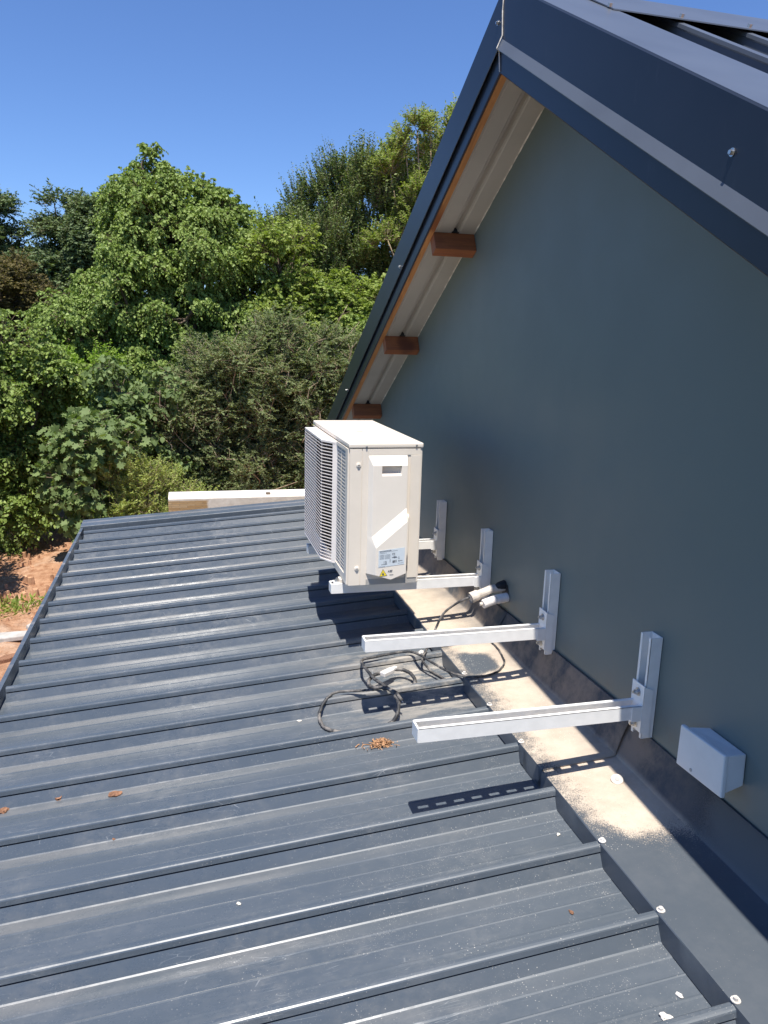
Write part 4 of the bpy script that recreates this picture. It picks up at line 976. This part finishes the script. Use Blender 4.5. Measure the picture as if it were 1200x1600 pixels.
bare_twigs('t', '', None, tips, 0.0085, M['palebark']).build('bare_branches', M['palebark'], tb, smooth=True)['kind'] = 'stuff'
# left dark shrub, creeper with big leaves, lime shrub, weeds
plant('dark_bush', 'dark green leafy bush at the left edge behind the red soil', 'bush', (-3.5, 10.9, GZ),
      [((-3.55, 10.9, 0.1), (0.75, 0.7, 0.75)), ((-3.6, 10.9, -0.8), (0.8, 0.7, 0.8)), ((-3.75, 10.6, -1.7), (0.75, 0.5, 0.6)), ((-2.95, 11.0, 0.15), (0.45, 0.5, 0.35)), ((-4.2, 10.9, -0.2), (0.8, 0.7, 1.0))],
      150, 0.24, 7000, 9, 0.22, 0.056, 'broad', LM['big'], M['bark'], 41, 0.06, 0.25, 0.5, 0.8, GT, twig_r=0.003, surf=0.4)
plant('shade_tree', 'deep green tree at the left margin shading the red soil', 'tree', (-4.9, 8.3, GZ),
      [((-4.6, 8.2, 0.0), (1.0, 1.0, 0.8)), ((-4.0, 8.6, -0.6), (0.75, 0.9, 0.55)), ((-4.3, 7.8, -1.1), (0.8, 0.8, 0.5))],
      100, 0.26, 4200, 9, 0.24, 0.060, 'broad', LM['dark'], M['bark'], 43, 0.08, 0.25, 0.5, 0.8, GT, twig_r=0.003)
plant('big_leaf_plant', 'tall plant with large pale green lobed leaves next to the soil', 'plant', (-2.4, 9.6, GZ),
      [((-2.20, 9.7, -0.60), (0.42, 0.4, 0.40)), ((-2.35, 9.7, -1.20), (0.42, 0.4, 0.45)), ((-2.40, 9.7, -1.80), (0.30, 0.3, 0.35)), ((-1.85, 9.8, -0.75), (0.30, 0.3, 0.35))],
      90, 0.16, 700, 4, 0.17, 0.100, 'lobed', LM['creeper'], M['palebark'], 47, 0.03, 0.35, 0.5, 0.9, GT, twig_r=0.004, leafbias=0.35)
plant('climbing_vine', 'column of blue green climbing vine between lime shrub and thorn bush', 'vine', (-1.75, 10.4, GZ),
      [((-1.85, 10.4, 0.05), (0.34, 0.35, 0.40)), ((-1.80, 10.4, -0.55), (0.36, 0.35, 0.50)), ((-1.35, 10.5, -0.1), (0.30, 0.3, 0.35)), ((-1.5, 10.4, -1.2), (0.40, 0.3, 0.4))],
      80, 0.15, 800, 6, 0.17, 0.085, 'broad', LM['creeper'], M['bark'], 51, 0.03, 0.2, 0.7, 0.9, GT, twig_r=0.003, leafbias=0.3)
plant('lime_shrub', 'small lime green shrub glowing between the dark bush and the vine', 'shrub', (-2.9, 11.8, GZ),
      [((-2.75, 11.8, 0.05), (0.42, 0.4, 0.42)), ((-2.85, 11.8, -0.6), (0.4, 0.4, 0.45)), ((-2.35, 11.8, 0.2), (0.3, 0.3, 0.22))],
      50, 0.16, 900, 12, 0.18, 0.050, 'blade', LM['lime'], M['bark'], 55, 0.03, 0.4, 0.2, 0.9, GT, twig_r=0.003)
plant('weed_clump', 'low yellowish green weedy clump right behind the far roof corner', 'bush', (-1.9, 9.6, GZ),
      [((-2.0, 9.6, -1.55), (0.50, 0.45, 0.42)), ((-1.45, 9.7, -1.40), (0.50, 0.4, 0.45)), ((-1.7, 9.8, -1.20), (0.45, 0.4, 0.34)), ((-0.9, 9.8, -1.75), (0.45, 0.4, 0.35)), ((-1.9, 9.3, -2.1), (0.55, 0.3, 0.3))],
      120, 0.13, 2600, 13, 0.17, 0.034, 'blade', LM['weed'], M['palebark'], 61, 0.02, 0.9, 0.1, 1.1, GT, twig_r=0.0022, wind=0.5)
plant('broadleaf_shrub', 'mid green shrub filling the gap under the large round tree', 'shrub', (-1.9, 12.6, GZ),
      [((-1.4, 12.6, -1.0), (1.1, 0.6, 0.9)), ((-3.0, 12.4, -1.0), (1.0, 0.6, 1.0)), ((-0.2, 12.6, -0.3), (1.0, 0.6, 0.9)), ((-0.6, 12.5, -1.6), (1.4, 0.5, 0.7))],
      110, 0.28, 5000, 9, 0.25, 0.064, 'broad', LM['dark'], M['bark'], 65, 0.06, 0.3, 0.4, 0.8, GT, twig_r=0.003)
# distant trees at the left
plant('pine_tree', 'distant dark conifer rising at the left edge of the picture', 'tree', (-6.6, 24.5, GZ),
      [((-6.5, 24, 2.9), (1.0, 1.0, 1.3)), ((-6.3, 24, 4.3), (0.6, 0.6, 0.6)), ((-5.8, 24, 2.2), (0.8, 0.8, 0.8))], 110, 0.32, 6500, 12, 0.34, 0.10, 'blade', LM['pine'], M['bark'], 71, 0.16, 0.4, 0.2, 0.5, GT, twig_r=0.008, surf=0.3, gaps=0.5)
plant('pine_tree', 'distant rounded dark tree between the edge conifer and the large tree', 'tree', (-4.0, 24.5, GZ),
      [((-3.9, 24, 3.4), (1.1, 1.0, 1.2)), ((-2.8, 24, 3.6), (1.1, 1.0, 1.3)), ((-4.6, 24, 2.2), (1.1, 1.0, 1.2)), ((-3.6, 24, 1.2), (1.8, 1.0, 1.4)), ((-2.4, 24, 4.5), (0.5, 0.6, 0.55))], 240, 0.36, 14000, 12, 0.32, 0.10, 'blade', LM['pine'], M['bark'], 75, 0.2, 0.4, 0.2, 0.6, GT, twig_r=0.008, surf=0.4)
plant('brown_tree', 'brownish green tree low at the left edge below the conifer', 'tree', (-5.2, 19, GZ),
      [((-5.0, 19, 1.5), (0.9, 0.8, 0.8)), ((-4.9, 19, 0.4), (1.2, 0.8, 1.1)), ((-3.9, 19, 1.0), (0.8, 0.6, 0.9))], 100, 0.3, 4600, 12, 0.3, 0.08, 'blade', LM['brown'], M['bark'], 81, 0.12, 0.4, 0.3, 0.8, GT, twig_r=0.006)
# wood that closes the view behind everything: one uncountable mass
def far_wood():
    rng = np.random.default_rng(99); n = 60000
    x = rng.uniform(-30, 40, n); y = rng.uniform(26, 32, n) + 4*np.abs(np.sin(x*0.3)); top = 0.9 + 1.1*np.sin(x*0.45+1)*np.sin(x*0.17) + 0.4*np.sin(x*1.9)
    z = GZ + (top-GZ)*rng.uniform(0, 1, n)**0.6
    P_ = np.stack([x, y, z], 1); V, F = leaves_mesh(P_, rng.normal(size=(n, 3)), rng.normal(size=(n, 3))*0.6 + np.array([0, -0.3, 1]), rng.uniform(0.25, 0.5, n), 'broad', rng)
    o = mesh_np('distant_wood', V, F, LM['dark'], None); tag(o, 'distant dark green wood beyond the nearer trees', 'wood', kind='stuff')
far_wood()
def grass():
    rng = np.random.default_rng(5); pts = []
    for cx_, cy_, n, s_ in ((-2.95, 8.0, 160, 0.13), (-2.62, 8.05, 110, 0.10), (-3.05, 7.75, 60, 0.10), (-2.8, 11.9, 500, 0.35)):
        q = rng.normal(size=(n, 2))*s_*np.array([1.2, 1.0]); pts.append(np.stack([cx_+q[:, 0], cy_+q[:, 1], np.full(n, GZ+0.02)], 1))
    P_ = np.concatenate(pts); n = len(P_)
    A = norm(rng.normal(size=(n, 3))*np.array([1, 1, 0.2]) + np.array([0, 0, 1.0])); Nn = rng.normal(size=(n, 3))
    V, F = leaves_mesh(P_, A, Nn, rng.uniform(0.05, 0.11, n), 'needle', rng)
    o = mesh_np('grass_tufts', V, F, LM['yellowgreen'], None); tag(o, 'tufts of green grass on the red soil', 'grass', kind='stuff')
grass()
